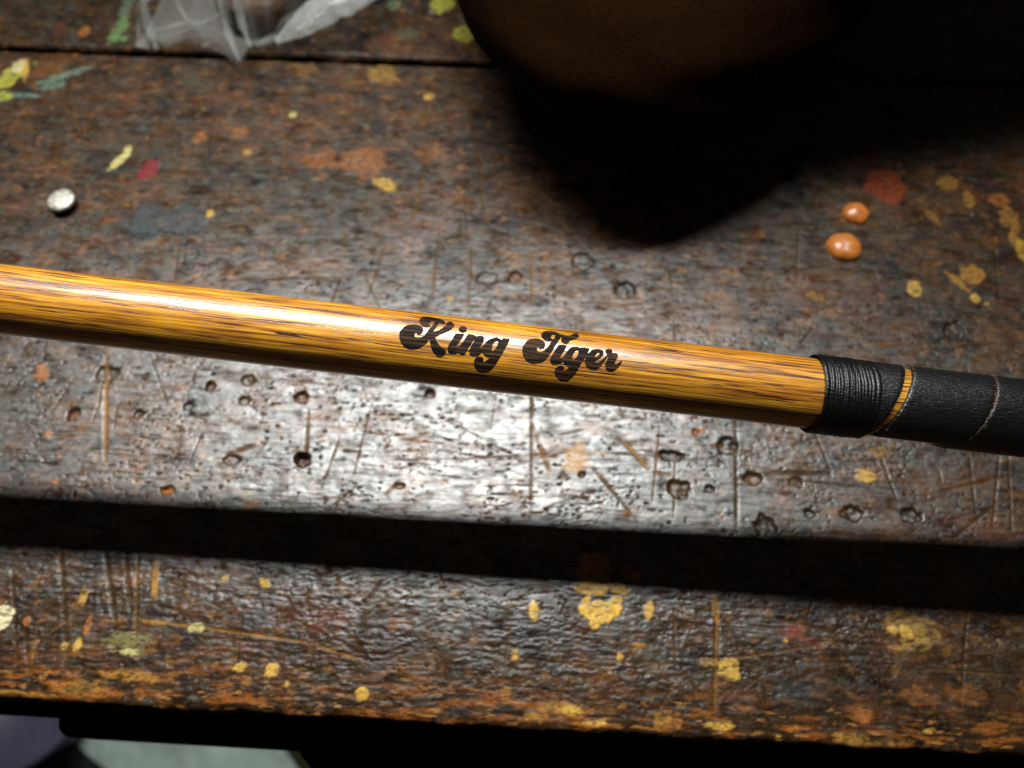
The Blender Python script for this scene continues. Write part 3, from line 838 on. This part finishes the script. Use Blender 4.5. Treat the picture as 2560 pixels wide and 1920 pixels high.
# black rail under the front plank: its lower left corner is rounded off
def prism(name, prof, z0, z1, mat):
    bm = bmesh.new()
    f = [bm.verts.new((x, y, z0)) for x, y in prof]
    b = [bm.verts.new((x, y, z1)) for x, y in prof]
    bm.faces.new(f)
    bm.faces.new(b[::-1])
    n = len(prof)
    for i in range(n):
        j = (i + 1) % n
        bm.faces.new((f[j], f[i], b[i], b[j]))
    bmesh.ops.recalc_face_normals(bm, faces=bm.faces)
    me = bpy.data.meshes.new(name)
    bm.to_mesh(me)
    bm.free()
    return link(name, me, mat, bench, smooth=False)
RX, RY, RR = -0.1625, 0.0046, 0.006
rp = [(RX, 0.045), (0.80, 0.045), (0.80, RY)]
for k in range(9):
    a = math.pi * 1.5 - k / 8 * math.pi / 2
    rp.append((RX + RR + RR * math.cos(a), RY + RR + RR * math.sin(a)))
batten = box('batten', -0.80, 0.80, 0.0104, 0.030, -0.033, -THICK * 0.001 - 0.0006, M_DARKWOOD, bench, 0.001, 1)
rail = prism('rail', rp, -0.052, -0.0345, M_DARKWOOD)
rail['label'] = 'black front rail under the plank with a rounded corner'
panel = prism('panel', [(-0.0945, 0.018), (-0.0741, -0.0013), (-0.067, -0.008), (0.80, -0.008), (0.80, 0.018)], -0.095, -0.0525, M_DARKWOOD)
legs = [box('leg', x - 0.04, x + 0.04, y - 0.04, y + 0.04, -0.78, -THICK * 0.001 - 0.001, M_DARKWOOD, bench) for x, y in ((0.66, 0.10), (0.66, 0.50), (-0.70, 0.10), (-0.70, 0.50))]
for o in [p1, p2, batten, rail, panel] + legs:
    o.matrix_local = W

# ------------------------------------------------------------------ cane
AX = Vector((0.99660797, -0.04349171, -0.06986435)).normalized()
ORG = Vector((-0.03790643, 0.10739081, 0.07371396))
EZ = (Vector((0, 0, 1)) - AX * AX.z).normalized()
EY = EZ.cross(AX)
cane = empty('walking_cane')
cane.matrix_world = Matrix(((AX.x, EY.x, EZ.x, ORG.x), (AX.y, EY.y, EZ.y, ORG.y), (AX.z, EY.z, EZ.z, ORG.z), (0, 0, 0, 1)))
tag(cane, 'amber varnished wooden cane with burned King Tiger lettering and black leather grip', 'cane')

def shaft_r(s):                                   # metres
    return 0.00985 + 0.00126 * (s + 0.113)

def tube(name, ss, rr, nphi, mat, parent):
    ph = np.linspace(0, 2 * math.pi, nphi, endpoint=False)
    S, P = np.meshgrid(ss, ph, indexing='ij')
    Rr = rr(S, P) if callable(rr) else np.broadcast_to(np.asarray(rr)[:, None], S.shape)
    co = np.stack([S, Rr * np.sin(P), Rr * np.cos(P)], -1).reshape(-1, 3)
    f = grid_faces(len(ss), nphi, True)[:, ::-1]
    me = mesh_np(name, co, f)
    return link(name, me, mat, parent)

def shaft_profile(S, P):
    r = shaft_r(S)
    n = noise(S * 1000 / 38, P * 1.6, 301) * 0.00007 + noise(S * 1000 / 11, np.sin(P) * 3.0 + 9, 302) * 0.000025
    end = np.clip((S + 0.62) / 0.02, 0, 1)
    return (r + n) * np.sqrt(np.clip(end * (2 - end), 0.0004, 1))
ss = np.concatenate([np.linspace(-0.62, -0.6, 12), np.linspace(-0.598, -0.2, 100), np.arange(-0.198, 0.2, 0.0012), np.linspace(0.2, 0.46, 40)])
tube('shaft', ss, shaft_profile, 128, M_CANE, cane)

# burned script, traced as outlines in (along, around) millimetres on the shaft
def spline(pts, n=5):
    p = np.array(pts, float)
    a, b, c, d = np.roll(p, 1, 0), p, np.roll(p, -1, 0), np.roll(p, -2, 0)
    o = []
    for k in range(n):
        t = k / n
        o.append(0.5 * (2 * b + (c - a) * t + (2 * a - 5 * b + 4 * c - d) * t * t + (3 * b - a - 3 * c + d) * t ** 3))
    return np.stack(o, 1).reshape(-1, 2)

def inside(poly, X, Y):
    r = np.zeros(X.shape, bool)
    x0, y0 = poly[:, 0], poly[:, 1]
    x1, y1 = np.roll(x0, -1), np.roll(y0, -1)
    for a, b, c, d in zip(x0, y0, x1, y1):
        if b == d:
            continue
        m = ((b > Y) != (d > Y)) & (X < (c - a) * (Y - b) / (d - b) + a)
        r ^= m
    return r

def word(polys, holes, parent, label):
    cell, sup = 0.10, 4
    allp = np.concatenate([spline(p) for p in polys])
    x0, y0 = allp.min(0) - 0.4
    x1, y1 = allp.max(0) + 0.4
    nx, ny = int((x1 - x0) / cell) + 1, int((y1 - y0) / cell) + 1
    X, Y = np.meshgrid(x0 + (np.arange(nx * sup) + 0.5) * cell / sup, y0 + (np.arange(ny * sup) + 0.5) * cell / sup)
    m = np.zeros(X.shape, bool)
    def stamp(p, val):
        q = spline(p)
        j0, j1 = ((np.array([q[:, 0].min(), q[:, 0].max()]) - x0) / cell * sup).astype(int) + (-1, 2)
        i0, i1 = ((np.array([q[:, 1].min(), q[:, 1].max()]) - y0) / cell * sup).astype(int) + (-1, 2)
        s = (slice(max(i0, 0), i1), slice(max(j0, 0), j1))
        k = inside(q, X[s], Y[s])
        m[s] = (m[s] | k) if val else (m[s] & ~k)
    for p in polys:
        stamp(p, True)
    for p in holes:
        stamp(p, False)
    f = m.reshape(ny, sup, nx, sup).mean((1, 3)).astype(np.float32)
    k = np.array([0.25, 0.5, 0.25])
    f = np.apply_along_axis(lambda v: np.convolve(v, k, 'same'), 0, f)
    f = np.apply_along_axis(lambda v: np.convolve(v, k, 'same'), 1, f) - 0.5
    # marching squares, filled
    verts, faces, cache = [], [], {}
    def vid(key, x, y):
        if key not in cache:
            cache[key] = len(verts)
            verts.append((x0 + (x + 0.5) * cell, y0 + (y + 0.5) * cell))
        return cache[key]
    for i in range(ny - 1):
        for j in range(nx - 1):
            c = ((i, j), (i, j + 1), (i + 1, j + 1), (i + 1, j))
            v = [f[a] for a in c]
            if max(v) <= 0:
                continue
            poly = []
            for q in range(4):
                a, b = c[q], c[(q + 1) % 4]
                va, vb = v[q], v[(q + 1) % 4]
                if va > 0:
                    poly.append(vid(a, a[1], a[0]))
                if (va > 0) != (vb > 0):
                    t = va / (va - vb)
                    key = (min(a, b), max(a, b))
                    poly.append(vid(key, a[1] + (b[1] - a[1]) * t, a[0] + (b[0] - a[0]) * t))
            if len(poly) >= 3:
                faces.append(poly)
    vv = np.array(verts)
    s, ph = vv[:, 0] * 0.001, vv[:, 1] * 0.1
    r = shaft_profile(s, ph) + 0.00006
    me = bpy.data.meshes.new('lettering')
    me.from_pydata(np.stack([s, r * np.sin(ph), r * np.cos(ph)], -1).tolist(), [], faces)
    o = link('lettering', me, M_BURN, parent)
    o['label'] = label
    return o
word(KING, KING_HOLES, cane, 'dark burned script word King')
word(TIGER, TIGER_HOLES, cane, 'dark burned script word Tiger')

# leather strip wound as a helix; the first seam gapes and shows the wood
PITCH, SLOPE = 0.0245, 0.0245 / (2 * math.pi)
def strip_mesh():
    turns0, turns1 = -0.25, 12.0
    n = int((turns1 - turns0) * 150)
    t = np.linspace(turns0, turns1, n) * 2 * math.pi
    # seam k lies at s = 0.1404 + k * PITCH + SLOPE * phi ; the strip of turn k starts at seam k
    gap = 0.0017 * np.exp(-((t / (2 * math.pi)) / 0.42) ** 2) + 0.00022
    gnext = 0.0017 * np.exp(-(((t / (2 * math.pi)) + 1) / 0.42) ** 2) + 0.00022
    wob = 0.00035 * noise(t * 2.1, t * 0 + 3, 310) + 0.00018 * noise(t * 9, t * 0 + 3, 311)
    wob2 = 0.00035 * noise(t * 2.1 + 2.1 * 2 * math.pi, t * 0 + 3, 310) + 0.00018 * noise(t * 9 + 9 * 2 * math.pi, t * 0 + 3, 311)
    lo = 0.1402 + SLOPE * t + gap / 2 + wob
    hi = 0.1402 + SLOPE * (t + 2 * math.pi) - gnext / 2 + wob2
    lo = np.where(t < 0, np.maximum(lo, 0.1180), lo)
    vprof = np.array([0, 0.004, 0.012, 0.03, 0.06, 0.12, 0.22, 0.35, 0.5, 0.65, 0.78, 0.88, 0.94, 0.97, 0.988, 0.996, 1.0])
    hprof = np.array([0.10, 0.62, 0.86, 0.97, 1.0, 1.0, 1.0, 1.0, 1.0, 1.0, 1.0, 1.0, 1.0, 0.97, 0.86, 0.62, 0.10])
    S = lo[:, None] + (hi - lo)[:, None] * vprof[None]
    P = np.broadcast_to(t[:, None], S.shape)
    rr = shaft_r(S) + 0.00002 + 0.00098 * hprof[None] + 0.00010 * fbm(S * 1000 / 9, P * 1.4, 312, 2) * hprof[None]
    top = np.stack([S, rr * np.sin(P), rr * np.cos(P)], -1)
    me = mesh_np('leather_wrap', top.reshape(-1, 3), grid_faces(n, len(vprof))[:, ::-1])
    return me
link('leather_wrap', strip_mesh(), M_LEATHER, cane)

# leather under the whipping: the strip's first, hidden turn
def first_turn():
    ph = np.linspace(0, 2 * math.pi, 140)
    vv = np.linspace(0, 1, 26)
    phc = ph - math.pi
    hi = 0.1402 + SLOPE * phc - 0.00085 + 0.0003 * noise(ph * 2.1, ph * 0 + 3, 313) + 0.00018 * noise(ph * 9, ph * 0 + 3, 314)
    lo = np.full_like(hi, 0.1195)
    S = lo[:, None] + (hi - lo)[:, None] * vv[None]
    P = np.broadcast_to(phc[:, None], S.shape)
    edge = np.clip((1 - vv) / 0.06, 0, 1)
    hp = np.sqrt(np.clip(edge * (2 - edge), 0.01, 1))[None]
    rr = shaft_r(S) + 0.00002 + 0.00098 * hp + 0.00010 * fbm(S * 1000 / 9, P * 1.4, 315, 2) * hp
    co = np.stack([S, rr * np.sin(P), rr * np.cos(P)], -1)
    return mesh_np('leather_wrap', co.reshape(-1, 3), grid_faces(len(ph), len(vv))[:, ::-1])
link('leather_wrap', first_turn(), M_LEATHER, cane)

# whipping: turns of black waxed tape, each overlapping the last
def whipping():
    co, fc = [], []
    rnd = random.Random(4)
    n, nv = 110, 7
    edges = [0.1174]
    for w in (1.1, 0.62, 0.74, 0.58, 0.8, 0.66, 0.55, 0.9, 0.62, 0.72, 0.6, 0.85, 0.7, 0.95, 0.8, 1.1, 1.3):
        edges.append(edges[-1] + w * 0.00113)
    for k in range(len(edges) - 1):
        a, b = edges[k], edges[k + 1] + 0.0003
        tilt, off = rnd.uniform(-0.00025, 0.00030), rnd.uniform(0, 6.28)
        ph = np.linspace(0, 2 * math.pi, n, endpoint=False)
        lift = rnd.uniform(0.00100, 0.00128) if k < 13 else rnd.uniform(0.00105, 0.0012)
        vv = np.linspace(0, 1, nv)
        wob = tilt * np.sin(ph + off) + 0.00016 * noise(np.cos(ph) * 3 + k * 5, np.sin(ph) * 3, 320)
        S = a + wob[:, None] + (b - a) * vv[None]
        prof = np.array([0.72, 0.92, 1.0, 1.02, 1.0, 0.92, 0.72])
        P = np.broadcast_to(ph[:, None], S.shape)
        rr = shaft_r(S) + 0.00004 + lift * prof[None] * (1 + 0.16 * noise(np.cos(P) * 4 + k * 9, np.sin(P) * 4, 321))
        base = sum(len(c) for c in co)
        co.append(np.stack([S, rr * np.sin(P), rr * np.cos(P)], -1).reshape(-1, 3))
        i, j = np.meshgrid(np.arange(n), np.arange(nv - 1), indexing='ij')
        A = i * nv + j
        B = ((i + 1) % n) * nv + j
        fc.append(np.stack([A, A + 1, B + 1, B], -1).reshape(-1, 4) + base)
    return mesh_np('whipping', np.concatenate(co), np.concatenate(fc))
link('whipping', whipping(), M_THREAD, cane)

# frayed fibres along the two seams
def fibres():
    rnd = random.Random(9)
    bm = bmesh.new()
    def hair(s, ph, lift, ds, dph, rad, ln):
        pts = []
        for k in range(4):
            u = k / 3
            r = shaft_r(s) + 0.00098 + lift * math.sin(u * 2.4) + 0.0001
            pts.append((s + ds * u, ph + dph * u, r))
        prev = None
        for k, (s_, p_, r_) in enumerate(pts):
            c = Vector((s_, r_ * math.sin(p_), r_ * math.cos(p_)))
            w = rad * (1 - 0.25 * k)
            ring = [bm.verts.new(c + Vector((w * math.cos(a), w * math.sin(a) * math.cos(p_), -w * math.sin(a) * math.sin(p_)))) for a in (0, 2.09, 4.19)]
            if prev:
                for q in range(3):
                    bm.faces.new((prev[q], prev[(q + 1) % 3], ring[(q + 1) % 3], ring[q]))
            prev = ring
    for i in range(260):
        ph = rnd.uniform(-1.5, 1.2)
        k = rnd.random()
        if k < 0.4:
            s, sg = 0.1402 + SLOPE * ph + rnd.choice((-0.00095, 0.00095)), 1
        else:
            s = 0.1402 + PITCH + SLOPE * ph + rnd.gauss(0, 0.00012)
        hair(s, ph, rnd.uniform(0.00005, 0.0005), rnd.gauss(0, 0.0006), rnd.gauss(0, 0.05), rnd.uniform(0.00003, 0.00007), 1)
    me = bpy.data.meshes.new('frayed_fibres')
    bm.to_mesh(me)
    bm.free()
    return me
fo = link('frayed_fibres', fibres(), M_FIBRE, cane)
fo['kind'] = 'stuff'

# ------------------------------------------------------------------ nail in the front plank
nail = empty('nail', (-0.2058, 0.2110, 0.0))
tag(nail, 'shiny domed nail head standing proud of the bench near the left edge', 'nail')
def lathe(name, prof, n, mat, parent, wob=0.0):
    ph = np.linspace(0, 2 * math.pi, n, endpoint=False)
    r, z = np.array([p[0] for p in prof]), np.array([p[1] for p in prof])
    w = 1 + wob * noise(np.cos(ph) * 1.5 + 5, np.sin(ph) * 1.5, 330)
    co = np.stack([r[:, None] * np.cos(ph) * w, r[:, None] * np.sin(ph) * w, np.broadcast_to(z[:, None], (len(z), n))], -1)
    return link(name, mesh_np(name, co.reshape(-1, 3), grid_faces(len(z), n, True)), mat, parent)
mm = 0.001
hd = lathe('head', [(0.01 * mm, 3.0 * mm), (5.2 * mm, 3.0 * mm), (5.7 * mm, 3.3 * mm), (5.7 * mm, 4.4 * mm), (5.3 * mm, 4.9 * mm), (4.2 * mm, 5.2 * mm), (2.2 * mm, 5.35 * mm), (0.01 * mm, 5.4 * mm)], 40, M_NAIL, nail, 0.05)
lathe('shank', [(2.0 * mm, -6 * mm), (2.0 * mm, 3.3 * mm)], 16, M_NAIL, nail)

# ------------------------------------------------------------------ two hardened drops of amber resin
def drop(x, y, r, hgt, seed, label):
    n, m = 48, 14
    ph = np.linspace(0, 2 * math.pi, n, endpoint=False)
    k = np.linspace(0, 1, m)
    rad = np.sin(k * math.pi / 2)
    zz = np.cos(k * math.pi / 2) ** 0.8
    w = 1 + 0.13 * noise(np.cos(ph) * 1.3 + seed, np.sin(ph) * 1.3, 335)
    wob = 1 + 0.10 * noise(np.cos(ph)[None] * rad[:, None] * 2 + seed, np.sin(ph)[None] * rad[:, None] * 2, 336)
    co = np.stack([np.maximum(rad, 0.001)[:, None] * r * np.cos(ph) * w, np.maximum(rad, 0.001)[:, None] * r * 0.95 * np.sin(ph) * w, (zz[:, None] * hgt * wob) - 0.0004], -1)
    o = link('resin_drop', mesh_np('resin_drop', co.reshape(-1, 3), grid_faces(m, n, True)[:, ::-1]), M_RESIN)
    o.location = (x, y, 0.0)
    tag(o, label, 'resin drop', 'amber resin drops on the bench')
drop(0.1354, 0.2236, 0.0058, 0.0044, 2.0, 'smaller glossy amber resin drop just below the red paint spot')
drop(0.1280, 0.2052, 0.0074, 0.0052, 8.0, 'larger glossy amber resin drop nearer to the cane')

# ------------------------------------------------------------------ plastic bag with a brown block in it
# near edge of the bag, left to right (mm on the bench), and how high the film stands there
EDGE = BAG_EDGE
def bag_mesh():
    e = np.array(EDGE, float)
    seg = np.concatenate([[0], np.cumsum(np.hypot(np.diff(e[:, 0]), np.diff(e[:, 1])))])
    nu, nv = 150, 110
    u = np.linspace(0, seg[-1], nu)
    ex, ey = np.interp(u, seg, e[:, 0]), np.interp(u, seg, e[:, 1])
    k = np.array([1, 2, 3, 2, 1.]) / 9
    exs, eys = ex.copy(), ey.copy()
    exs[2:-2], eys[2:-2] = np.convolve(ex, k, 'valid'), np.convolve(ey, k, 'valid')
    v = np.linspace(0, 1, nv)
    X = exs[None] + 10 * v[:, None] * np.sin(exs[None] / 20)
    Y = eys[None] + 150 * v[:, None] * np.ones_like(exs)[None]
    d = 150 * v[:, None] * np.ones_like(X)
    left = X - exs[0]
    z = 5 + 26 * (1 - np.exp(-d / 11)) * (1 - np.exp(-np.maximum(left, 0) / 10))
    # sharp creases: folded film
    fx = X + 3 * noise(X / 12, Y / 12, 340)
    z += 7 * (1 - np.abs(((fx + 0.35 * (Y - 300)) / 17) % 2 - 1)) * sstep(0, 18, d)
    z += 5 * (1 - np.abs(((Y * 0.9 + 0.4 * fx) / 13) % 2 - 1)) * sstep(0, 14, d) * sstep(-0.3, 0.3, noise(X / 25, Y / 25, 341))
    z += 2.5 * np.abs(noise(X / 7, Y / 9, 342)) * sstep(0, 6, d)
    for pa, pb, amp, wd in BAG_RIDGES:
        dx, dy = pb[0] - pa[0], pb[1] - pa[1]
        ll = dx * dx + dy * dy
        t = np.clip(((X - pa[0]) * dx + (Y - pa[1]) * dy) / ll, 0, 1)
        dist = np.hypot(X - pa[0] - t * dx, Y - pa[1] - t * dy)
        z += amp * np.clip(1 - dist / wd, 0, 1)
    fold = sstep(-137, -125, X)
    z += 7 * fold * np.sqrt(np.clip(1 - ((d - 11) / 10) ** 2, 0, 1)) + 4 * fold * np.sqrt(np.clip(1 - ((d - 30) / 7) ** 2, 0, 1))
    top = np.stack([X, Y, z], -1)
    bot = np.stack([X, Y, np.full_like(z, 1.6) + 2.6 * np.exp(-d / 8) * (5 - 1.6) / 3.4 * 1.0], -1)
    bot[..., 2] = 1.6 + (z - 1.6) * np.exp(-d / 5)
    co = np.concatenate([top.reshape(-1, 3), bot.reshape(-1, 3)]) * 0.001
    g = grid_faces(nv, nu)
    return mesh_np('film', co, np.concatenate([g, g[:, ::-1] + nu * nv]))
bag = empty('plastic_bag', (-0.14, 0.35, 0.0016))
film = link('film', bag_mesh(), M_FILM, bag)
def fold_mesh():
    """the rolled edge of the bag: several layers of film, milky white"""
    p = np.array(BAG_FOLD)
    t = np.linspace(0, len(p) - 1, 70)
    c = np.stack([np.interp(t, np.arange(len(p)), p[:, i]) for i in range(3)], -1)
    dr = np.gradient(c, axis=0)
    dr /= np.linalg.norm(dr, axis=1)[:, None]
    side = np.cross(dr, (0, 0, 1))
    side /= np.linalg.norm(side, axis=1)[:, None]
    up = np.cross(side, dr)
    n = 20
    a = np.linspace(0, 2 * math.pi, n, endpoint=False)
    k = np.linspace(0, 1, 70)
    r = 0.0016 + 0.0074 * np.sin(np.clip(k * 1.5, 0, 1) * math.pi / 2)
    w = 1 + 0.35 * noise(t[:, None] * 3 + np.cos(a)[None] * 1.5, np.sin(a)[None] * 1.5 + t[:, None], 345)
    co = c[:, None] + side[:, None] * (r[:, None] * w * np.cos(a))[..., None] + up[:, None] * (0.55 * r[:, None] * w * np.sin(a))[..., None]
    return mesh_np('folded_edge', co.reshape(-1, 3), grid_faces(70, n, True))
fe = link('folded_edge', fold_mesh(), M_FOLD, bag)
fe['label'] = 'milky white rolled edge of the bag'
def crease_mesh(pts, rad, sd):
    p = np.array(pts)
    m, n = 40, 8
    t = np.linspace(0, len(p) - 1, m)
    c = np.stack([np.interp(t, np.arange(len(p)), p[:, i]) for i in range(3)], -1)
    c[2:-2] = (c[:-4] + c[1:-3] + c[2:-2] + c[3:-1] + c[4:]) / 5
    dr = np.gradient(c, axis=0)
    dr /= np.linalg.norm(dr, axis=1)[:, None]
    side = np.cross(dr, (0, 0, 1))
    side /= np.linalg.norm(side, axis=1)[:, None]
    up = np.cross(side, dr)
    a = np.linspace(0, 2 * math.pi, n, endpoint=False)
    r = rad * (0.35 + 0.65 * np.sin(np.linspace(0.1, 0.95, m) * math.pi)) * (1 + 0.7 * noise(t * 2.2 + sd, t * 0 + sd, 347))
    co = c[:, None] + side[:, None] * (r[:, None] * np.cos(a))[..., None] + up[:, None] * (0.5 * r[:, None] * np.sin(a))[..., None]
    return mesh_np('crease', co.reshape(-1, 3), grid_faces(m, n, True))
crs = [link('crease', crease_mesh(l, (0.0022, 0.0016, 0.0021, 0.0016, 0.0018, 0.0014)[i], 3.3 * i), M_CREASE, bag) for i, l in enumerate(BAG_CREASES)]
for o in [film, fe] + crs:
    o.matrix_local = Matrix.Translation((0.14, -0.35, -0.0016))
tag(bag, 'crumpled clear plastic bag lying across the gap at the back left', 'plastic bag')

def blob(name, c, axes, rot, mat, parent=None, nu=96, nv=64, power=1.0, lump=0.0, lscale=2.0, seed=350, fn=None):
    th = np.linspace(0.002, math.pi - 0.002, nv)
    ph = np.linspace(0, 2 * math.pi, nu, endpoint=False)
    T, P = np.meshgrid(th, ph, indexing='ij')
    sp = lambda v: np.sign(v) * np.abs(v) ** power
    d = np.stack([sp(np.sin(T)) * sp(np.cos(P)), sp(np.sin(T)) * sp(np.sin(P)), sp(np.cos(T))], -1)
    k = 1 + lump * (noise(d[..., 0] * lscale + d[..., 2] * 1.7 + 7, d[..., 1] * lscale - d[..., 2] * 1.3 + 3, seed)
                    + 0.5 * noise(d[..., 0] * lscale * 2.3 + 1, d[..., 1] * lscale * 2.3 + d[..., 2] * 3, seed + 1))
    if fn is not None:
        k = k + fn(d)
    p = d * np.array(axes) * k[..., None]
    cr, sr = math.cos(rot), math.sin(rot)
    co = np.stack([c[0] + p[..., 0] * cr - p[..., 1] * sr, c[1] + p[..., 0] * sr + p[..., 1] * cr, c[2] + p[..., 2]], -1)
    return link(name, mesh_np(name, co.reshape(-1, 3), grid_faces(nv, nu, True)[:, ::-1]), mat, parent)

bb = BAG_BLOCK
blk = blob('brown_block', (bb[0] * mm, bb[1] * mm, 0.0115), (0.021, 0.060, 0.0090), -0.12, M_CONTENT, None, 48, 32, 0.45, 0.08)
tag(blk, 'dark brown block showing through the clear plastic bag', 'block')

# ------------------------------------------------------------------ brown leather pouch at the back
pouch = empty('leather_pouch', (0.0661, 0.4361, 0.0))
tag(pouch, 'dark brown rounded leather pouch at the back casting a wide shadow', 'pouch')
def creases(d):
    a = np.arctan2(d[..., 1], d[..., 0])
    return -0.006 * np.exp(-((np.abs(noise(a * 3.0, d[..., 2] * 1.4 + 4, 362))) / 0.05) ** 2) * sstep(-0.2, 0.4, d[..., 2])
b1 = blob('body', (0.0661, 0.4361, 0.0595), (0.1077, 0.2205, 0.0588), -0.1822, M_BROWN, pouch, 160, 110, 0.9, 0.03, 1.6, 360, creases)
b2 = blob('shadow_blocker', (0.138, 0.398, 0.165), (0.180, 0.105, 0.060), math.radians(17), M_BROWN, pouch, 96, 64, 0.7, 0.05, 2.0, 364)  # unseen mass added above the pouch to cast the shadow at right
b3 = blob('fold', POUCH_FOLDS[0], (0.016, 0.034, 0.011), 0.5, M_BROWN, pouch, 48, 32, 1.0, 0.1, 2.0, 366)
b4 = blob('fold', POUCH_FOLDS[1], (0.014, 0.030, 0.008), 0.5, M_BROWN, pouch, 48, 32, 1.0, 0.1, 2.0, 368)
for o in (b1, b2, b3, b4):
    o.matrix_local = Matrix.Translation((-0.0661, -0.4361, 0))

# ------------------------------------------------------------------ floor and what lies on it
FZ = -0.78
bm = bmesh.new()
bmesh.ops.create_grid(bm, x_segments=1, y_segments=1, size=1.6)
me = bpy.data.meshes.new('floor')
bm.to_mesh(me)
bm.free()
floor = link('floor', me, M_FLOOR, None)
floor.location = (0, 0, FZ)
floor['kind'] = 'structure'

def sheet(name, outline, mat, amp, z0, seed):
    """a lying sheet: outline filled on a fine grid, gently crumpled, with thickness"""
    o = np.array(outline)
    x0, y0 = o.min(0)
    x1, y1 = o.max(0)
    n = 60
    # ruled between the left and the right side of the outline (two chains of equal length)
    h = len(o) // 2
    a, b = o[:h], o[h:][::-1]
    t = np.linspace(0, 1, n)
    ia = np.stack([np.interp(t, np.linspace(0, 1, h), a[:, i]) for i in (0, 1)], -1)
    ib = np.stack([np.interp(t, np.linspace(0, 1, h), b[:, i]) for i in (0, 1)], -1)
    s = np.linspace(0, 1, n)[None, :, None]
    p = ia[:, None] * (1 - s) + ib[:, None] * s
    z = z0 + amp * (1 + fbm(p[..., 0] * 1000 / 60, p[..., 1] * 1000 / 60, seed, 3)) + amp * np.abs(noise(p[..., 0] * 1000 / 35, p[..., 1] * 1000 / 50, seed + 5)) * 2
    top = np.concatenate([p, z[..., None]], -1).reshape(-1, 3)
    bot = top.copy()
    bot[:, 2] -= 0.0006
    g = grid_faces(n, n)
    return link(name, mesh_np(name, np.concatenate([top, bot]), np.concatenate([g[:, ::-1], g + n * n])), mat)
pap = sheet('paper_sheet', PAPER_OUTLINE, M_PAPER, 0.003, FZ + 0.002, 380)
tag(pap, 'pale greenish crumpled paper sheet on the floor below the bench', 'paper')

pb = empty('plastic_basin', (BASIN[0], BASIN[1], FZ))
tag(pb, 'purple plastic basin on the floor at the lower left corner', 'basin')
BR = BASIN[2]
lathe('bowl', [(0.002, 0.004), (BR * 0.72, 0.004), (BR * 0.84, 0.05), (BR * 0.93, 0.10), (BR * 0.90, 0.10), (BR * 0.81, 0.052), (BR * 0.69, 0.009), (0.002, 0.009)], 96, M_PURPLE, pb)
lathe('rim', [(BR * 0.90, 0.101), (BR * 0.92, 0.106), (BR * 0.97, 0.107), (BR, 0.103), (BR, 0.096), (BR * 0.965, 0.094), (BR * 0.935, 0.099)], 96, M_PURPLE, pb)

st = sheet('strap', STRAP_OUTLINE, M_STRAP, 0.002, FZ + 0.012, 390)
tag(st, 'black strap lying across the edge of the pale paper', 'strap')
